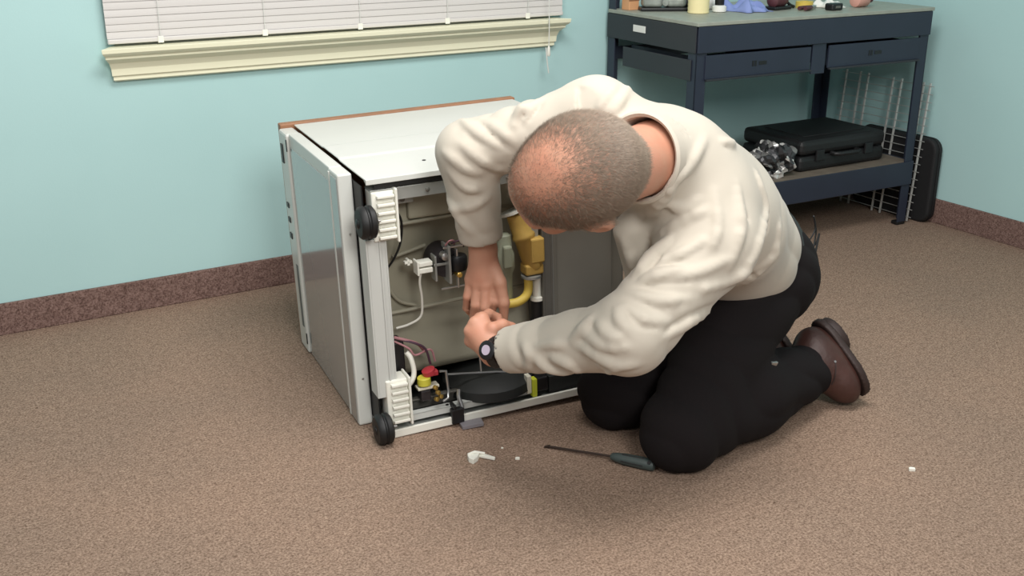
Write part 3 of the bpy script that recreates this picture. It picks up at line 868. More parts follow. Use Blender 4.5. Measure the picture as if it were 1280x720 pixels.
# ------------------------------------------------------------------ signed distance modelling for the person
class Field:
    def __init__(self, lo, hi, h):
        self.lo = np.array(lo, np.float32)
        self.h = h
        self.n = np.ceil((np.array(hi) - np.array(lo)) / h).astype(int) + 1
        self.F = np.full(self.n, 1.0, np.float32)

    def region(self, lo, hi):
        a = np.clip(np.floor((np.array(lo) - self.lo) / self.h).astype(int), 0, self.n - 1)
        b = np.clip(np.ceil((np.array(hi) - self.lo) / self.h).astype(int) + 1, 1, self.n)
        sl = tuple(slice(int(x), int(y)) for x, y in zip(a, b))
        ax = [self.lo[i] + self.h * np.arange(a[i], b[i], dtype=np.float32) for i in range(3)]
        return sl, np.meshgrid(*ax, indexing='ij')

    def apply(self, fn, lo, hi, k=0.02, op='add'):
        m = k + 3 * self.h
        sl, g = self.region(np.array(lo) - m, np.array(hi) + m)
        if 0 in g[0].shape:
            return
        d = fn(*g)
        c = self.F[sl]
        if op == 'add':
            hh_ = np.maximum(k - np.abs(c - d), 0) / max(k, 1e-6)
            self.F[sl] = np.minimum(c, d) - hh_ * hh_ * k * 0.25
        elif op == 'sub':
            d = -d
            hh_ = np.maximum(k - np.abs(c - d), 0) / max(k, 1e-6)
            self.F[sl] = np.maximum(c, d) + hh_ * hh_ * k * 0.25
        elif op == 'off':
            self.F[sl] = c + d

    def cone(self, a, b, ra, rb, k=0.02, fold=None, op='add'):
        a, b = np.array(a, np.float32), np.array(b, np.float32)
        r = max(ra, rb) + 0.02

        def fn(X, Y, Z):
            ab = b - a
            L2 = float(ab @ ab)
            px, py, pz = X - a[0], Y - a[1], Z - a[2]
            t = np.clip((px * ab[0] + py * ab[1] + pz * ab[2]) / L2, 0, 1)
            qx, qy, qz = px - t * ab[0], py - t * ab[1], pz - t * ab[2]
            d = np.sqrt(qx * qx + qy * qy + qz * qz) - (ra + (rb - ra) * t)
            if fold is not None:
                d = d - fold(t, X, Y, Z)
            return d
        self.apply(fn, np.minimum(a, b) - r, np.maximum(a, b) + r, k, op)

    def chain(self, pts, rad, k=0.02, fold=None):
        for i in range(len(pts) - 1):
            self.cone(pts[i], pts[i + 1], rad[i], rad[i + 1], k, fold)

    def ell(self, c, axes, r, k=0.02, op='add', fold=None):
        """axes: three unit vectors; r: three radii"""
        c = np.array(c, np.float32)
        A = np.array([list(v) for v in axes], np.float32)
        R_ = max(r) + 0.01

        def fn(X, Y, Z):
            px, py, pz = X - c[0], Y - c[1], Z - c[2]
            k0 = 0
            k1 = 0
            for i in range(3):
                q = (px * A[i][0] + py * A[i][1] + pz * A[i][2]) / r[i]
                k0 = k0 + q * q
                k1 = k1 + (q / r[i]) ** 2
            k0 = np.sqrt(k0)
            k1 = np.sqrt(k1) + 1e-6
            d = k0 * (k0 - 1) / k1
            if fold is not None:
                d = d - fold(None, X, Y, Z)
            return d
        self.apply(fn, c - R_, c + R_, k, op)

    def half(self, p, nrm, lo, hi):
        """cut away everything on the side nrm points to, inside the box lo..hi"""
        p, nrm = np.array(p, np.float32), np.array(nrm, np.float32)
        sl, (X, Y, Z) = self.region(lo, hi)
        d = (X - p[0]) * nrm[0] + (Y - p[1]) * nrm[1] + (Z - p[2]) * nrm[2]
        self.F[sl] = np.maximum(self.F[sl], d)

    def floor(self, z):
        zz = self.lo[2] + self.h * np.arange(self.n[2], dtype=np.float32)
        self.F = np.maximum(self.F, (z - zz)[None, None, :])

    def mesh(self, name):
        F, h, lo = self.F, self.h, self.lo
        S = F < 0
        nx, ny, nz = F.shape
        cnt = np.zeros((nx - 1, ny - 1, nz - 1), np.uint8)
        for dx in (0, 1):
            for dy in (0, 1):
                for dz in (0, 1):
                    cnt += S[dx:nx - 1 + dx, dy:ny - 1 + dy, dz:nz - 1 + dz]
        act = (cnt > 0) & (cnt < 8)
        I, J, K = np.nonzero(act)
        idx = np.full(act.shape, -1, np.int32)
        idx[I, J, K] = np.arange(len(I))
        acc = np.zeros((len(I), 3), np.float64)
        num = np.zeros(len(I))
        corners = [(0, 0, 0), (1, 0, 0), (0, 1, 0), (1, 1, 0), (0, 0, 1), (1, 0, 1), (0, 1, 1), (1, 1, 1)]
        for a in range(8):
            for bit in (1, 2, 4):
                if a & bit:
                    continue
                b_ = a | bit
                ca, cb = corners[a], corners[b_]
                fa = F[I + ca[0], J + ca[1], K + ca[2]]
                fb = F[I + cb[0], J + cb[1], K + cb[2]]
                m = (fa < 0) != (fb < 0)
                t = np.where(m, fa / np.where(m, fa - fb, 1), 0)
                for ax in range(3):
                    acc[:, ax] += np.where(m, ca[ax] + t * (cb[ax] - ca[ax]), 0)
                num += m
        V = np.stack([I, J, K], 1) + acc / num[:, None]
        V = V * h + lo
        quads = []
        for ax in range(3):
            s0 = [slice(None)] * 3
            s1 = [slice(None)] * 3
            s0[ax] = slice(0, -1)
            s1[ax] = slice(1, None)
            A, B = S[tuple(s0)], S[tuple(s1)]
            ii = np.argwhere(A != B)
            u, v = [(1, 2), (2, 0), (0, 1)][ax]
            ok = (ii[:, u] > 0) & (ii[:, v] > 0) & (ii[:, u] < F.shape[u] - 1) & (ii[:, v] < F.shape[v] - 1)
            ii = ii[ok]
            flip = A[tuple(ii.T)]
            q = []
            for du, dv in ((1, 1), (0, 1), (0, 0), (1, 0)):
                c = ii.copy()
                c[:, u] -= du
                c[:, v] -= dv
                q.append(idx[tuple(c.T)])
            q = np.stack(q, 1)
            q[~flip] = q[~flip][:, ::-1]
            quads.append(q)
        Q = np.concatenate(quads)
        Q = Q[(Q >= 0).all(1)]
        me = bpy.data.meshes.new(name)
        me.vertices.add(len(V))
        me.vertices.foreach_set('co', V.astype(np.float32).ravel())
        me.loops.add(len(Q) * 4)
        me.loops.foreach_set('vertex_index', Q.astype(np.int32).ravel())
        me.polygons.add(len(Q))
        me.polygons.foreach_set('loop_start', np.arange(0, len(Q) * 4, 4, dtype=np.int32))
        me.polygons.foreach_set('use_smooth', np.ones(len(Q), dtype=bool))
        me.update(calc_edges=True)
        me.validate()
        return me


def unit(v):
    v = np.array(v, float)
    return v / np.linalg.norm(v)


def at(px, py, y):
    """a point at depth y of the room seen at a pixel of the 1280x720 photograph (used once for the pose of the joints)"""
    a, b_ = (px - 640) / FPX, (360 - py) / FPX
    r = np.array([a, cos(PITCH) + b_ * sin(PITCH), -sin(PITCH) + b_ * cos(PITCH)])
    return np.array([0, 0, CAM_H]) + r * (y / r[1])


# skeleton, metres
PEL = np.array([0.545, 2.475, 0.36])
NECK = np.array([0.293, 2.06, 0.695])
HEAD = np.array([0.104, 1.87, 0.706])
SH_R = at(745, 146, 2.13)
SH_L = np.array([0.389, 2.02, 0.531])
EL_R = at(584, 190, 2.17)
EL_L = at(786, 418, 1.89)
WR_R = at(604, 312, 2.20)
WR_L = at(618, 440, 2.05)
HIP_L = np.array([0.585, 2.42, 0.325])
HIP_R = np.array([0.48, 2.57, 0.34])
KN_L = np.array([0.365, 2.10, 0.082])
KN_R = np.array([0.245, 2.30, 0.082])
AN_L = np.array([0.704, 2.40, 0.085])
AN_R = np.array([0.57, 2.63, 0.085])
AX = unit(NECK - PEL)
LF = SH_L - SH_R
LF = unit(LF - AX * (LF @ AX))
FW = unit(np.cross(LF, AX))
BK = -FW

# head frame: face direction, crown direction, left ear direction
HF = unit((-0.84, 0.27, -0.46))
HT = np.array([-0.20, -0.85, 0.48])
HT = unit(HT - HF * (HT @ HF))
HL = np.cross(HT, HF)
HA = (HF, HL, HT)


def hd_pt(f, l, t):
    return HEAD + HF * f + HL * l + HT * t


# ---- body: head, neck, torso, limbs and hands in one surface
fb = Field((-0.20, 1.70, 0.0), (0.95, 2.80, 0.93), 0.0042)
ch = PEL + (NECK - PEL) * 0.58
fb.ell(ch, (LF, FW, AX), (0.150, 0.100, 0.18), 0.03)
fb.ell(PEL + (NECK - PEL) * 0.25, (LF, FW, AX), (0.145, 0.11, 0.16), 0.04)
fb.ell(PEL - AX * 0.03, (LF, FW, AX), (0.15, 0.11, 0.12), 0.04)
for shd, elb, wr in ((SH_R, EL_R, WR_R), (SH_L, EL_L, WR_L)):
    fb.chain([NECK - AX * 0.07 + FW * 0.02, shd, elb, elb + (wr - elb) * 0.35, wr], [0.050, 0.050, 0.040, 0.042, 0.0275], 0.03)
for hp, kn, an in ((HIP_L, KN_L, AN_L), (HIP_R, KN_R, AN_R)):
    fb.chain([hp, kn], [0.085, 0.055], 0.04)
    fb.chain([kn, kn + (an - kn) * 0.35, an], [0.05, 0.055, 0.038], 0.03)
    fb.cone(an, an + np.array([0.10, 0.03, -0.03]), 0.035, 0.03, 0.02)
nk0 = unit(hd_pt(-0.03, 0, -0.06) - (NECK - AX * 0.06))
# neck and head (cranium, face, jaw, nose, brow, lips, ears)
fb.chain([NECK - AX * 0.06 + FW * 0.02, NECK + nk0 * 0.03, hd_pt(-0.045, 0, -0.055)], [0.062, 0.064, 0.070], 0.03)
fb.ell(hd_pt(-0.006, 0, 0.0), HA, (0.124, 0.091, 0.096), 0.03)
fb.ell(hd_pt(-0.030, 0, 0.012), HA, (0.092, 0.092, 0.086), 0.03)
fb.ell(hd_pt(0.038, 0, -0.055), HA, (0.072, 0.070, 0.085), 0.035)
fb.ell(hd_pt(0.055, 0, -0.118), HA, (0.048, 0.050, 0.040), 0.03)
fb.ell(hd_pt(0.100, 0, -0.012), HA, (0.016, 0.060, 0.012), 0.02)
fb.cone(hd_pt(0.108, 0, -0.028), hd_pt(0.130, 0, -0.066), 0.009, 0.014, 0.012)
for sgn in (-1, 1):
    fb.ell(hd_pt(0.112, sgn * 0.013, -0.070), HA, (0.012, 0.010, 0.008), 0.008)
    fb.ell(hd_pt(0.103, sgn * 0.034, -0.030), HA, (0.014, 0.018, 0.012), 0.006, op='sub')
    fb.ell(hd_pt(0.080, sgn * 0.052, -0.055), HA, (0.024, 0.020, 0.022), 0.02)
    ea = unit(HF * 0.25 + HT * 0.95)
    eb = np.cross(HL, ea)
    fb.ell(hd_pt(-0.012, sgn * 0.096, -0.035), (ea, eb, HL), (0.036, 0.022, 0.012), 0.012)
    fb.ell(hd_pt(-0.006, sgn * 0.108, -0.030), (ea, eb, HL), (0.018, 0.010, 0.008), 0.008, op='sub')
fb.ell(hd_pt(0.103, 0, -0.100), HA, (0.012, 0.026, 0.006), 0.006)
fb.ell(hd_pt(0.101, 0, -0.110), HA, (0.012, 0.023, 0.006), 0.006)
fb.ell(hd_pt(0.116, 0, -0.105), HA, (0.008, 0.024, 0.002), 0.003, op='sub')
# right hand, back towards the camera, fingers down
def hand(f, wrist, mcps, fingers, thumb, r=0.0098):
    mid = sum(mcps) / len(mcps)
    for m in mcps:
        f.cone(wrist, m, 0.021, 0.0135, 0.014)
    f.cone(wrist, wrist + (mid - wrist) * 0.75, 0.024, 0.017, 0.014)
    for i, (m, pts) in enumerate(zip(mcps, fingers)):
        rr_ = r * (1.0, 1.03, 0.98, 0.86)[i]
        f.chain([m] + pts, [rr_ * 1.22, rr_ * 1.08, rr_ * 0.98, rr_ * 0.80], 0.0035)
        f.ell(m, np.eye(3), (rr_ * 1.25,) * 3, 0.006)
    f.chain(thumb, [0.0165, 0.0135, 0.0118, 0.0088], 0.006)


hand(fb, WR_R,
     [at(617, 351, 2.185), at(607, 356, 2.178), at(597, 355, 2.185), at(588, 349, 2.197)],
     [[at(618, 377, 2.172), at(613, 392, 2.192), at(608, 399, 2.212)],
      [at(606, 384, 2.165), at(603, 399, 2.187), at(602, 403, 2.21)],
      [at(594, 381, 2.173), at(592, 395, 2.195), at(595, 399, 2.216)],
      [at(584, 371, 2.188), at(583, 385, 2.208), at(587, 391, 2.226)]],
     [at(613, 326, 2.195), at(625, 353, 2.172), at(630, 378, 2.165), at(630, 399, 2.172)])
hand(fb, WR_L,
     [at(603, 398, 2.098), at(594, 404, 2.086), at(588, 414, 2.083), at(588, 426, 2.088)],
     [[at(611, 392, 2.130), at(622, 397, 2.142), at(626, 406, 2.130)],
      [at(599, 397, 2.122), at(609, 401, 2.140), at(614, 411, 2.130)],
      [at(592, 408, 2.118), at(602, 411, 2.136), at(607, 420, 2.128)],
      [at(591, 421, 2.118), at(600, 422, 2.132), at(605, 429, 2.126)]],
     [at(612, 424, 2.068), at(616, 411, 2.068), at(628, 406, 2.082), at(641, 408, 2.098)])
# small object pinched by the hands is hidden; person faces it
fb.floor(0.004)
me = fb.mesh('person')
person = link('person', me, 'skin', None)
tag(person, 'man in cream shirt and black trousers kneeling, bent over the dishwasher', 'person')
for sgn in (-1, 1):
    bm = bmesh.new()
    bmesh.ops.create_uvsphere(bm, u_segments=14, v_segments=10, radius=0.0125)
    e = finish(bm, 'eye', 'eye_white', person, smooth=True)
    e.location = hd_pt(0.090, sgn * 0.034, -0.031)


# ---- shirt
def ridges(v, sharp=0.85):
    """0..1, rounded tops between narrow valleys"""
    return np.abs(np.sin(v)) ** sharp


def sleeve_fold(a, b, amp, freq, twist, ph, lo=0.0, hi=1.0):
    a, b = np.array(a), np.array(b)
    d = unit(b - a)
    x = unit(np.cross(d, (0.31, 0.2, 0.93)))
    y = np.cross(d, x)

    def fold(t, X, Y, Z):
        px, py, pz = X - a[0], Y - a[1], Z - a[2]
        ang = np.arctan2(px * y[0] + py * y[1] + pz * y[2], px * x[0] + py * x[1] + pz * x[2])
        wob = 0.55 * np.sin(23 * X + 11 * Z) + 0.45 * np.sin(31 * Y - 17 * X + 1.3)
        w1 = ridges(freq * t + twist * np.sin(ang + ph) + wob)
        w2 = ridges(freq * 0.62 * t - 1.3 * twist * np.sin(ang + ph + 1.1) + wob * 1.3 + 0.7)
        m1 = np.clip(0.45 + 0.75 * np.sin(ang + ph + 5.0 * t), 0, 1)
        m2 = np.clip(0.45 + 0.75 * np.sin(ang * 1.0 + ph + 2.5 - 4.0 * t), 0, 1)
        env = np.clip((t - lo) / 0.12, 0, 1) * np.clip((hi - t) / 0.08, 0.0, 1)
        return amp * ((w1 - 0.75) * m1 + 0.8 * (w2 - 0.75) * m2) * env
    return fold


def torso_fold(tt, X, Y, Z):
    px, py, pz = X - PEL[0], Y - PEL[1], Z - PEL[2]
    s_ = px * AX[0] + py * AX[1] + pz * AX[2]
    l_ = px * LF[0] + py * LF[1] + pz * LF[2]
    f_ = px * FW[0] + py * FW[1] + pz * FW[2]
    wob = 0.7 * np.sin(9 * l_ + 13 * s_) + 0.6 * np.sin(17 * f_ + 5 * s_ + 1.0)
    lowp = np.clip((0.34 - s_) / 0.25, 0.0, 1)
    # long soft folds running up from the belt, and diagonals pulling to the left armpit
    a_ = 0.006 * (ridges(23 * l_ + 6 * s_ + 16 * f_ + wob) - 0.75) * lowp
    b_ = 0.004 * (ridges(22 * s_ - 20 * l_ + 9 * f_ + 1.2 * wob) - 0.75) * np.clip((l_ - 0.02) / 0.1, 0.0, 1) * np.clip((0.50 - s_) / 0.1, 0, 1)
    c_ = 0.004 * (ridges(19 * s_ + 17 * l_ + 1.4 * wob) - 0.75) * np.clip((-l_ - 0.02) / 0.1, 0.0, 1)
    return a_ + b_ + c_


fs = Field((-0.20, 1.70, 0.16), (0.80, 2.75, 0.93), 0.0052)
fs.ell(PEL + (NECK - PEL) * 0.20 + BK * 0.0, (LF, FW, AX), (0.180, 0.150, 0.17), 0.05, fold=torso_fold)
fs.ell(PEL + (NECK - PEL) * 0.50 + BK * 0.006, (LF, FW, AX), (0.190, 0.145, 0.20), 0.05, fold=torso_fold)
fs.ell(PEL + (NECK - PEL) * 0.78 + BK * 0.004, (LF, FW, AX), (0.190, 0.122, 0.15), 0.05, fold=torso_fold)
fs.cone(NECK - AX * 0.055 + BK * 0.01, SH_R, 0.080, 0.074, 0.05)
fs.cone(NECK - AX * 0.055 + BK * 0.01, SH_L, 0.075, 0.082, 0.05)
# stand of the neckline and the loose front hanging from the collar
nk = unit(hd_pt(-0.03, 0, -0.06) - (NECK - AX * 0.06))
fs.cone(NECK - AX * 0.05, NECK + nk * 0.075, 0.100, 0.084, 0.03)
fs.half(NECK + nk * 0.084, nk, NECK + nk * 0.084 - 0.11, NECK + nk * 0.084 + 0.11)
fs.cone(at(785, 288, 2.07), at(803, 345, 2.10), 0.030, 0.034, 0.05)
# right sleeve
fs.cone(SH_R, EL_R, 0.072, 0.060, 0.035, sleeve_fold(SH_R, EL_R, 0.006, 15, 2.2, 0.6))
cuR = EL_R + (WR_R - EL_R) * 0.88
fs.cone(EL_R, cuR, 0.062, 0.047, 0.02, sleeve_fold(EL_R, cuR, 0.004, 10, 1.8, 2.0, -0.2, 0.9))
# left sleeve
fs.cone(SH_L, EL_L, 0.084, 0.074, 0.035, sleeve_fold(SH_L, EL_L, 0.006, 13, 2.4, 0.0))
cuL = EL_L + (WR_L - EL_L) * 0.90
fs.cone(EL_L, cuL, 0.072, 0.047, 0.025, sleeve_fold(EL_L, cuL, 0.005, 15, 2.0, 1.0, -0.2, 0.9))
for e_, c_ in ((EL_R, cuR), (EL_L, cuL)):
    d_ = unit(c_ - e_)
    fs.half(c_, d_, c_ - 0.09, c_ + 0.09)
    fs.cone(c_ - d_ * 0.012, c_ + d_ * 0.05, 0.040, 0.040, 0.004, op='sub')
# hem tucked at the waist, neck opening
wdir = unit(AX * 0.96 + FW * 0.12)
fs.half(PEL + AX * 0.0, -wdir, (0.30, 2.12, 0.16), (0.80, 2.75, 0.62))
fs.cone(NECK + nk * 0.02, NECK + nk * 0.20, 0.074, 0.078, 0.006, op='sub')


def cast(f, px, py):
    """first point of the surface seen from the camera at this pixel"""
    o = np.array([0, 0, CAM_H])
    r = unit(at(px, py, 2.0) - o)
    t = np.arange(1.2, 3.2, 0.002)
    P = o + r * t[:, None]
    ii = np.round((P - f.lo) / f.h).astype(int)
    ok = ((ii >= 0) & (ii < f.n)).all(1)
    v = np.ones(len(t))
    v[ok] = f.F[tuple(ii[ok].T)]
    k = np.argmax(v < 0)
    return (P[k], r) if v[k] < 0 else (None, r)


def crease(f, path, rad=0.007, groove=0.006, side=1.0):
    """a raised fold with a valley beside it, along a path over the cloth"""
    pts = catmull([(a, b_, 0) for a, b_ in path], 5)
    R_, G_ = [], []
    for i, p in enumerate(pts):
        q = pts[min(i + 1, len(pts) - 1)] - pts[max(i - 1, 0)]
        q = Vector((-q.y, q.x, 0)).normalized() * side
        env = max(0.12, sin(PI * (i + 0.5) / len(pts))) ** 0.7
        s1, r1 = cast(f, p.x, p.y)
        s2, r2 = cast(f, p.x + q.x * (rad + groove) * 520 * env, p.y + q.y * (rad + groove) * 520 * env)
        if s1 is not None:
            R_.append((s1 + r1 * rad * 0.55 * (2 - env), rad * env))
        if s2 is not None:
            G_.append((s2 - r2 * groove * 0.45, groove * env))
    for a, b_ in zip(G_, G_[1:]):
        if np.linalg.norm(a[0] - b_[0]) < 0.05:
            f.cone(a[0], b_[0], a[1], b_[1], 0.008, op='sub')
    for a, b_ in zip(R_, R_[1:]):
        if np.linalg.norm(a[0] - b_[0]) < 0.05:
            f.cone(a[0], b_[0], a[1], b_[1], 0.014)


for path, rad, side in (
        # right sleeve
        ([(576, 150), (601, 169), (634, 189)], 0.008, 1), ([(574, 178), (601, 199), (630, 212)], 0.008, 1), ([(556, 190), (580, 208), (598, 215)], 0.006, 1),
        ([(564, 215), (583, 233), (600, 236)], 0.006, 1), ([(562, 262), (590, 257), (610, 245)], 0.005, 1), ([(653, 155), (662, 138), (676, 127)], 0.006, 1),
        ([(642, 162), (648, 144), (655, 132)], 0.005, 1), ([(560, 245), (574, 272), (592, 290)], 0.005, 1), ([(600, 150), (622, 162), (642, 178)], 0.006, 1),
        # shoulder and back
        ([(760, 148), (772, 130), (786, 110)], 0.006, 1), ([(748, 140), (757, 124), (770, 108)], 0.005, 1),
        ([(835, 236), (862, 206), (882, 172)], 0.007, 1), ([(803, 273), (822, 256), (841, 236)], 0.007, 1), ([(795, 350), (812, 320), (842, 296)], 0.007, 1),
        ([(836, 254), (856, 262), (874, 249)], 0.006, 1), ([(824, 294), (850, 278), (884, 262)], 0.006, -1), ([(811, 350), (869, 341), (914, 322)], 0.008, 1),
        ([(815, 330), (850, 318), (885, 298)], 0.006, 1), ([(902, 178), (914, 179), (928, 176)], 0.005, 1), ([(945, 215), (956, 262), (944, 314), (920, 350)], 0.007, -1),
        ([(919, 230), (926, 284), (912, 333)], 0.007, -1), ([(974, 278), (966, 318), (934, 354)], 0.006, -1), ([(870, 365), (925, 345), (972, 318)], 0.007, 1),
        ([(893, 240), (897, 285), (885, 320)], 0.006, -1), ([(780, 300), (788, 322), (792, 345)], 0.006, 1),
        # left sleeve
        ([(798, 340), (814, 322), (836, 303)], 0.007, 1), ([(798, 356), (820, 345), (850, 338)], 0.007, 1), ([(776, 380), (806, 399), (838, 402)], 0.008, 1),
        ([(771, 385), (776, 402), (788, 418)], 0.006, 1), ([(718, 424), (729, 412), (741, 397)], 0.006, 1), ([(727, 411), (754, 431), (788, 434)], 0.008, 1),
        ([(716, 426), (748, 445), (772, 455), (800, 452)], 0.008, 1), ([(668, 442), (684, 459), (713, 466)], 0.006, 1), ([(672, 434), (690, 430), (708, 431)], 0.005, 1),
        ([(690, 474), (729, 476), (768, 463)], 0.006, -1), ([(690, 446), (706, 452), (724, 464)], 0.006, 1), ([(790, 368), (826, 376), (866, 372)], 0.007, 1),
        ([(748, 402), (760, 418), (778, 424)], 0.006, 1), ([(830, 420), (860, 404), (900, 380)], 0.007, -1), ([(656, 430), (662, 446), (660, 460)], 0.004, 1)):
    crease(fs, path, rad * 0.9, rad * 0.62, side)
shirt = link('shirt', fs.mesh('shirt'), 'shirt', person)
# collar band standing round the neck opening
cc = NECK + nk * 0.080
cy_ = unit(np.cross(nk, LF))
cx_ = np.cross(cy_, nk)
bm = bmesh.new()
rings = []
for k in range(48):
    a = 2 * PI * k / 48
    rg = []
    for rad, t_ in ((0.0755, -0.016), (0.0865, -0.018), (0.0870, 0.004), (0.082, 0.009), (0.0765, 0.004)):
        rg.append(bm.verts.new(cc + cx_ * rad * cos(a) + cy_ * rad * sin(a) + nk * t_))
    rings.append(rg)
for k in range(48):
    a, b_ = rings[k], rings[(k + 1) % 48]
    for i in range(5):
        bm.faces.new((a[i], a[(i + 1) % 5], b_[(i + 1) % 5], b_[i]))
finish(bm, 'collar', 'shirt', person, smooth=True)

# ---- trousers
ft = Field((0.12, 1.95, -0.01), (0.92, 2.85, 0.56), 0.0055)


def trouser_fold(tt, X, Y, Z):
    wob = 1.2 * np.sin(14 * X + 9 * Y) + 0.9 * np.sin(21 * Z - 12 * X)
    return 0.006 * (ridges(19 * X + 15 * Y + 27 * Z + 0.9 * wob) - 0.75)


ft.ell(PEL - AX * 0.02 + BK * 0.005, (LF, FW, AX), (0.174, 0.140, 0.13), 0.04, fold=trouser_fold)
ft.half(PEL + AX * 0.03, wdir, (0.20, 2.05, 0.1), (0.92, 2.85, 0.6))
ft.ell(PEL - AX * 0.08 + BK * 0.03 + LF * 0.07, (LF, FW, AX), (0.10, 0.10, 0.11), 0.05)
ft.ell(PEL - AX * 0.08 + BK * 0.03 - LF * 0.07, (LF, FW, AX), (0.10, 0.10, 0.11), 0.05)
for hp, kn, an in ((HIP_L, KN_L, AN_L), (HIP_R, KN_R, AN_R)):
    ft.cone(hp, kn + np.array([0, 0, 0.004]), 0.120, 0.086, 0.05, trouser_fold)
    ft.chain([kn, kn + (an - kn) * 0.5 + np.array([0, 0, 0.012]), an], [0.084, 0.094, 0.068], 0.03, trouser_fold)
ft.floor(0.002)
trousers = link('trousers', ft.mesh('trousers'), 'trousers', person)

pk, rk_ = cast(ft, 967, 455)
if pk is not None:
    q = box('pocket_clip', 'steel', person, (-0.010, 0.010, -0.003, 0.003, -0.004, 0.006), (-0.014, -0.008, -0.002, 0.004, -0.010, -0.004), bevel=0.001)
    q.location = pk - rk_ * 0.002
    q.rotation_euler = (0.3, 0.2, 0.6)

# ---- boots
def boot(an, heel, toe, up):
    """an: ankle; heel, toe: ends of the foot line; up: direction from the sole to the instep"""
    lo = np.minimum(np.minimum(an, heel), toe) - 0.12
    hi = np.maximum(np.maximum(an, heel), toe) + 0.12
    lo[2] = max(lo[2], -0.01)
    d = unit(toe - heel)
    up = unit(np.array(up) - d * (np.array(up) @ d))
    sd_ = np.cross(d, up)
    SIDE = 1.0 if sd_[1] < 0 else -1.0
    L = float(np.linalg.norm(toe - heel))
    f = Field(lo, hi, 0.0045)
    f.ell(heel + d * 0.035 + up * 0.040, (d, sd_, up), (0.050, 0.042, 0.050), 0.03)
    f.ell(heel + d * L * 0.45 + up * 0.040, (d, sd_, up), (0.09, 0.043, 0.046), 0.03)
    f.ell(heel + d * (L - 0.065) + up * 0.032, (d, sd_, up), (0.072, 0.047, 0.042), 0.03)
    f.cone(heel + d * 0.065 + up * 0.055, an, 0.052, 0.056, 0.03)
    f.half(heel, -up, lo, hi)
    f.half(an + unit(an - (heel + d * 0.065 + up * 0.05)) * 0.03, unit(an - (heel + d * 0.065 + up * 0.05)), lo, hi)
    f.floor(0.002)
    b_ = link('boot', f.mesh('boot'), 'leather', person)
    g_ = Field(lo, hi, 0.0045)
    g_.ell(heel + d * 0.04, (d, sd_, up), (0.056, 0.046, 0.30), 0.02)
    g_.ell(heel + d * L * 0.45, (d, sd_, up), (0.10, 0.040, 0.30), 0.02)
    g_.ell(heel + d * (L - 0.07), (d, sd_, up), (0.078, 0.050, 0.30), 0.02)
    g_.half(heel + up * 0.006, up, lo, hi)
    g_.half(heel - up * 0.012, -up, lo, hi)
    g_.floor(0.001)
    link('sole', g_.mesh('sole'), 'sole', b_)
    h_ = Field(lo, hi, 0.0045)
    h_.ell(heel + d * 0.036, (d, sd_, up), (0.050, 0.044, 0.30), 0.02)
    h_.half(heel - up * 0.008, up, lo, hi)
    h_.half(heel - up * 0.030, -up, lo, hi)
    h_.floor(0.001)
    link('heel', h_.mesh('heel'), 'sole', b_)
    # stitched seam over the side and a lace eyelet
    seam = []
    for q, hgt in ((0.16, 0.085), (0.30, 0.055), (0.45, 0.045), (0.60, 0.062), (0.68, 0.075)):
        c0_ = heel + d * (L * q) + up * hgt
        best = None
        for w_ in np.arange(0.0, 0.08, 0.002):
            p_ = c0_ + SIDE * sd_ * w_
            ii = np.round((p_ - f.lo) / f.h).astype(int)
            if ((ii >= 0) & (ii < f.n)).all() and f.F[tuple(ii)] < 0:
                best = p_
        if best is not None:
            seam.append(best)
    if len(seam) > 2:
        tube('seam', 'sole', b_, seam, 0.0016, 6, curve=True)
        lathe('eyelet', 'steel', b_, seam[len(seam) // 2] + SIDE * sd_ * 0.001, SIDE * sd_, [(0.003, 0), (0.003, 0.0015)], 8)
    return b_


boot(AN_L, at(1024, 410, 2.47), np.array([0.850, 2.395, 0.036]), (-0.55, -0.45, -0.50))
boot(AN_R, np.array([0.62, 2.70, 0.16]), np.array([0.73, 2.60, 0.022]), (-0.55, -0.45, -0.50))

# belt: elliptical strap between shirt and trousers
bm = bmesh.new()
bc = PEL + AX * 0.012 + BK * 0.004
cyb = unit(np.cross(wdir, LF))
cxb = np.cross(cyb, wdir)
prev = None
rings = []
for k in range(48):
    a = 2 * PI * k / 48
    rr_ = []
    for rad, t_ in ((0.0, -0.018), (0.005, -0.018), (0.005, 0.018), (0.0, 0.018)):
        p = bc + cxb * (0.168 + rad) * cos(a) + cyb * (0.142 + rad) * sin(a) + wdir * t_
        rr_.append(bm.verts.new(p))
    rings.append(rr_)
for k in range(48):
    a, b_ = rings[k], rings[(k + 1) % 48]
    for i in range(4):
        bm.faces.new((a[i], a[(i + 1) % 4], b_[(i + 1) % 4], b_[i]))
finish(bm, 'belt', 'belt', person, smooth=True)
# cords dangling behind the belt, small clip on the calf
c0 = at(1000, 318, 2.56)
tube('cord', 'black_rubber', person, [c0, at(1012, 300, 2.60), at(1019, 286, 2.62), at(1017, 270, 2.62), at(1020, 290, 2.63), at(1015, 318, 2.60)], 0.0022, 6, curve=True)
tube('cord', 'black_rubber', person, [c0, at(1010, 312, 2.60), at(1020, 304, 2.62), at(1024, 292, 2.63), at(1018, 322, 2.60)], 0.0028, 6, curve=True)

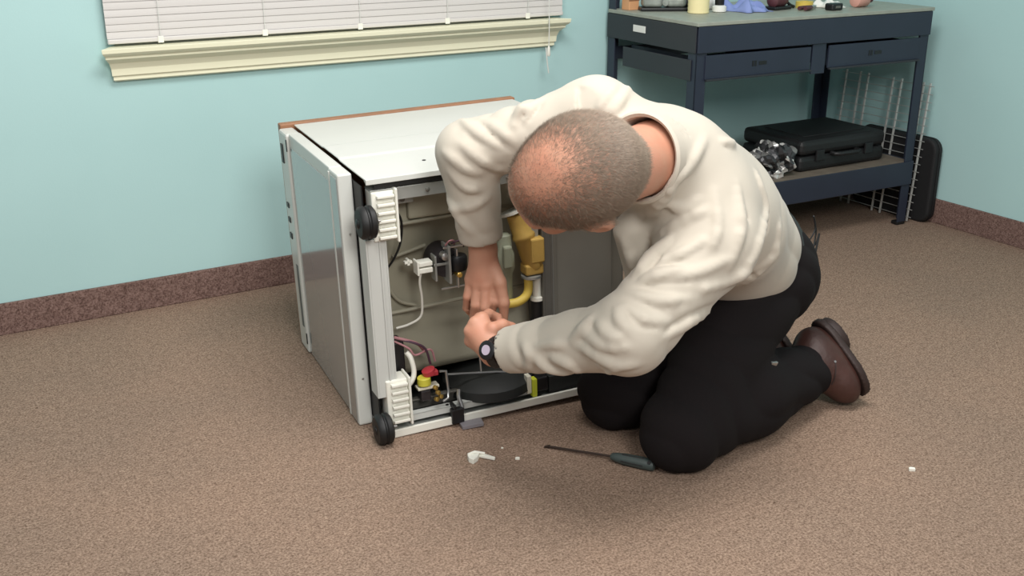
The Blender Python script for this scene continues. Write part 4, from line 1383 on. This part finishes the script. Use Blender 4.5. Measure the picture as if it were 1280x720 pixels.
# wristwatch on the left wrist
wa = unit(WR_L - EL_L)
wc = WR_L - wa * 0.010
toc = unit(np.array([0, 0, CAM_H]) - wc)
wy = unit(toc - wa * (toc @ wa))
wx = np.cross(wy, wa)
bm = bmesh.new()
rings = []
for k in range(32):
    a = 2 * PI * k / 32
    dd = wx * cos(a) + wy * sin(a)
    rings.append([bm.verts.new(wc + dd * (0.0300 + r_) + wa * t_) for r_, t_ in ((0, -0.010), (0.004, -0.010), (0.004, 0.010), (0, 0.010))])
for k in range(32):
    a, b_ = rings[k], rings[(k + 1) % 32]
    for i in range(4):
        bm.faces.new((a[i], a[(i + 1) % 4], b_[(i + 1) % 4], b_[i]))
watch = finish(bm, 'wristwatch', 'black_rubber', person, smooth=True)
fd = unit(wy - wx * 0.15)
lathe('watch_case', 'black_plastic', watch, wc + fd * 0.030, fd, [(0.017, 0), (0.020, 0.002), (0.020, 0.009), (0.016, 0.011)], 26)
lathe('watch_dial', 'watch_dial', watch, wc + fd * 0.0405, fd, [(0.0105, 0), (0.0105, 0.0015)], 22)

# ---- hair: short strands, dense at the sides and back, thin on the crown
bm = None
rng = np.random.default_rng(5)
nv = len(person.data.vertices)
co = np.empty(nv * 3, np.float32)
person.data.vertices.foreach_get('co', co)
co = co.reshape(-1, 3)
no = np.empty(nv * 3, np.float32)
person.data.vertices.foreach_get('normal', no)
no = no.reshape(-1, 3)
rel = co - HEAD
f_, l_, t_ = rel @ HF, rel @ HL, rel @ HT
near = (np.abs(f_) < 0.14) & (np.abs(l_) < 0.104) & (t_ > -0.085) & (t_ < 0.12)
# density: hairline in front, bald crown
crown = ((f_ - 0.012) / 0.062) ** 2 + (l_ / 0.050) ** 2
dens = np.clip((crown - 0.1) / 2.4, 0.10, 1.0)
front = np.clip((0.106 - f_ + np.abs(l_) * -0.1) / 0.02, 0, 1)
lowr = np.where(f_ < -0.03, np.clip((t_ + 0.080) / 0.015, 0, 1), np.where(f_ < 0.045, np.clip((t_ + 0.030) / 0.012, 0, 1), np.clip((t_ - 0.002) / 0.02, 0, 1)))
earm = 1 - np.clip(1.6 - np.hypot((f_ + 0.006) / 0.03, (t_ + 0.035) / 0.032), 0, 1) * (np.abs(l_) > 0.085)
wgt = np.where(near & (no @ HT > -0.75), dens * front * lowr * earm, 0)
wgt = wgt / wgt.sum()
NH = 90000
pick = rng.choice(nv, NH, p=wgt)
base = co[pick] + rng.normal(0, 0.0018, (NH, 3))
nn = no[pick]
# lie back and down from a whorl near the back of the crown
rb = base - HEAD
flow = rb - np.outer(rb @ HT, HT) * 0.0
flow = -np.outer(np.ones(NH), HF) * 0.55 - np.outer(np.ones(NH), HT) * (0.2 + 0.5 * np.clip(-(rb @ HF) / 0.1, 0, 1))[:, None] + rng.normal(0, 0.28, (NH, 3))
flow = flow - nn * np.sum(flow * nn, 1)[:, None]
flow /= np.linalg.norm(flow, axis=1)[:, None] + 1e-6
ln = rng.uniform(0.007, 0.013, NH)[:, None]
tip = base + (flow * 0.90 + nn * 0.30) * ln + nn * 0.001
side = np.cross(flow, nn)
wd = 0.00026
b0 = base - nn * 0.001
V = np.stack([b0 - side * wd, b0 + side * wd, tip], 1).reshape(-1, 3)
Fh = np.arange(NH * 3).reshape(-1, 3)
hm = bpy.data.meshes.new('hair')
hm.from_pydata(V.tolist(), [], Fh.tolist())
hm.update()
hair = link('hair', hm, 'hair', person)
hair['kind'] = 'stuff'
hair['label'] = 'short thinning grey brown hair'
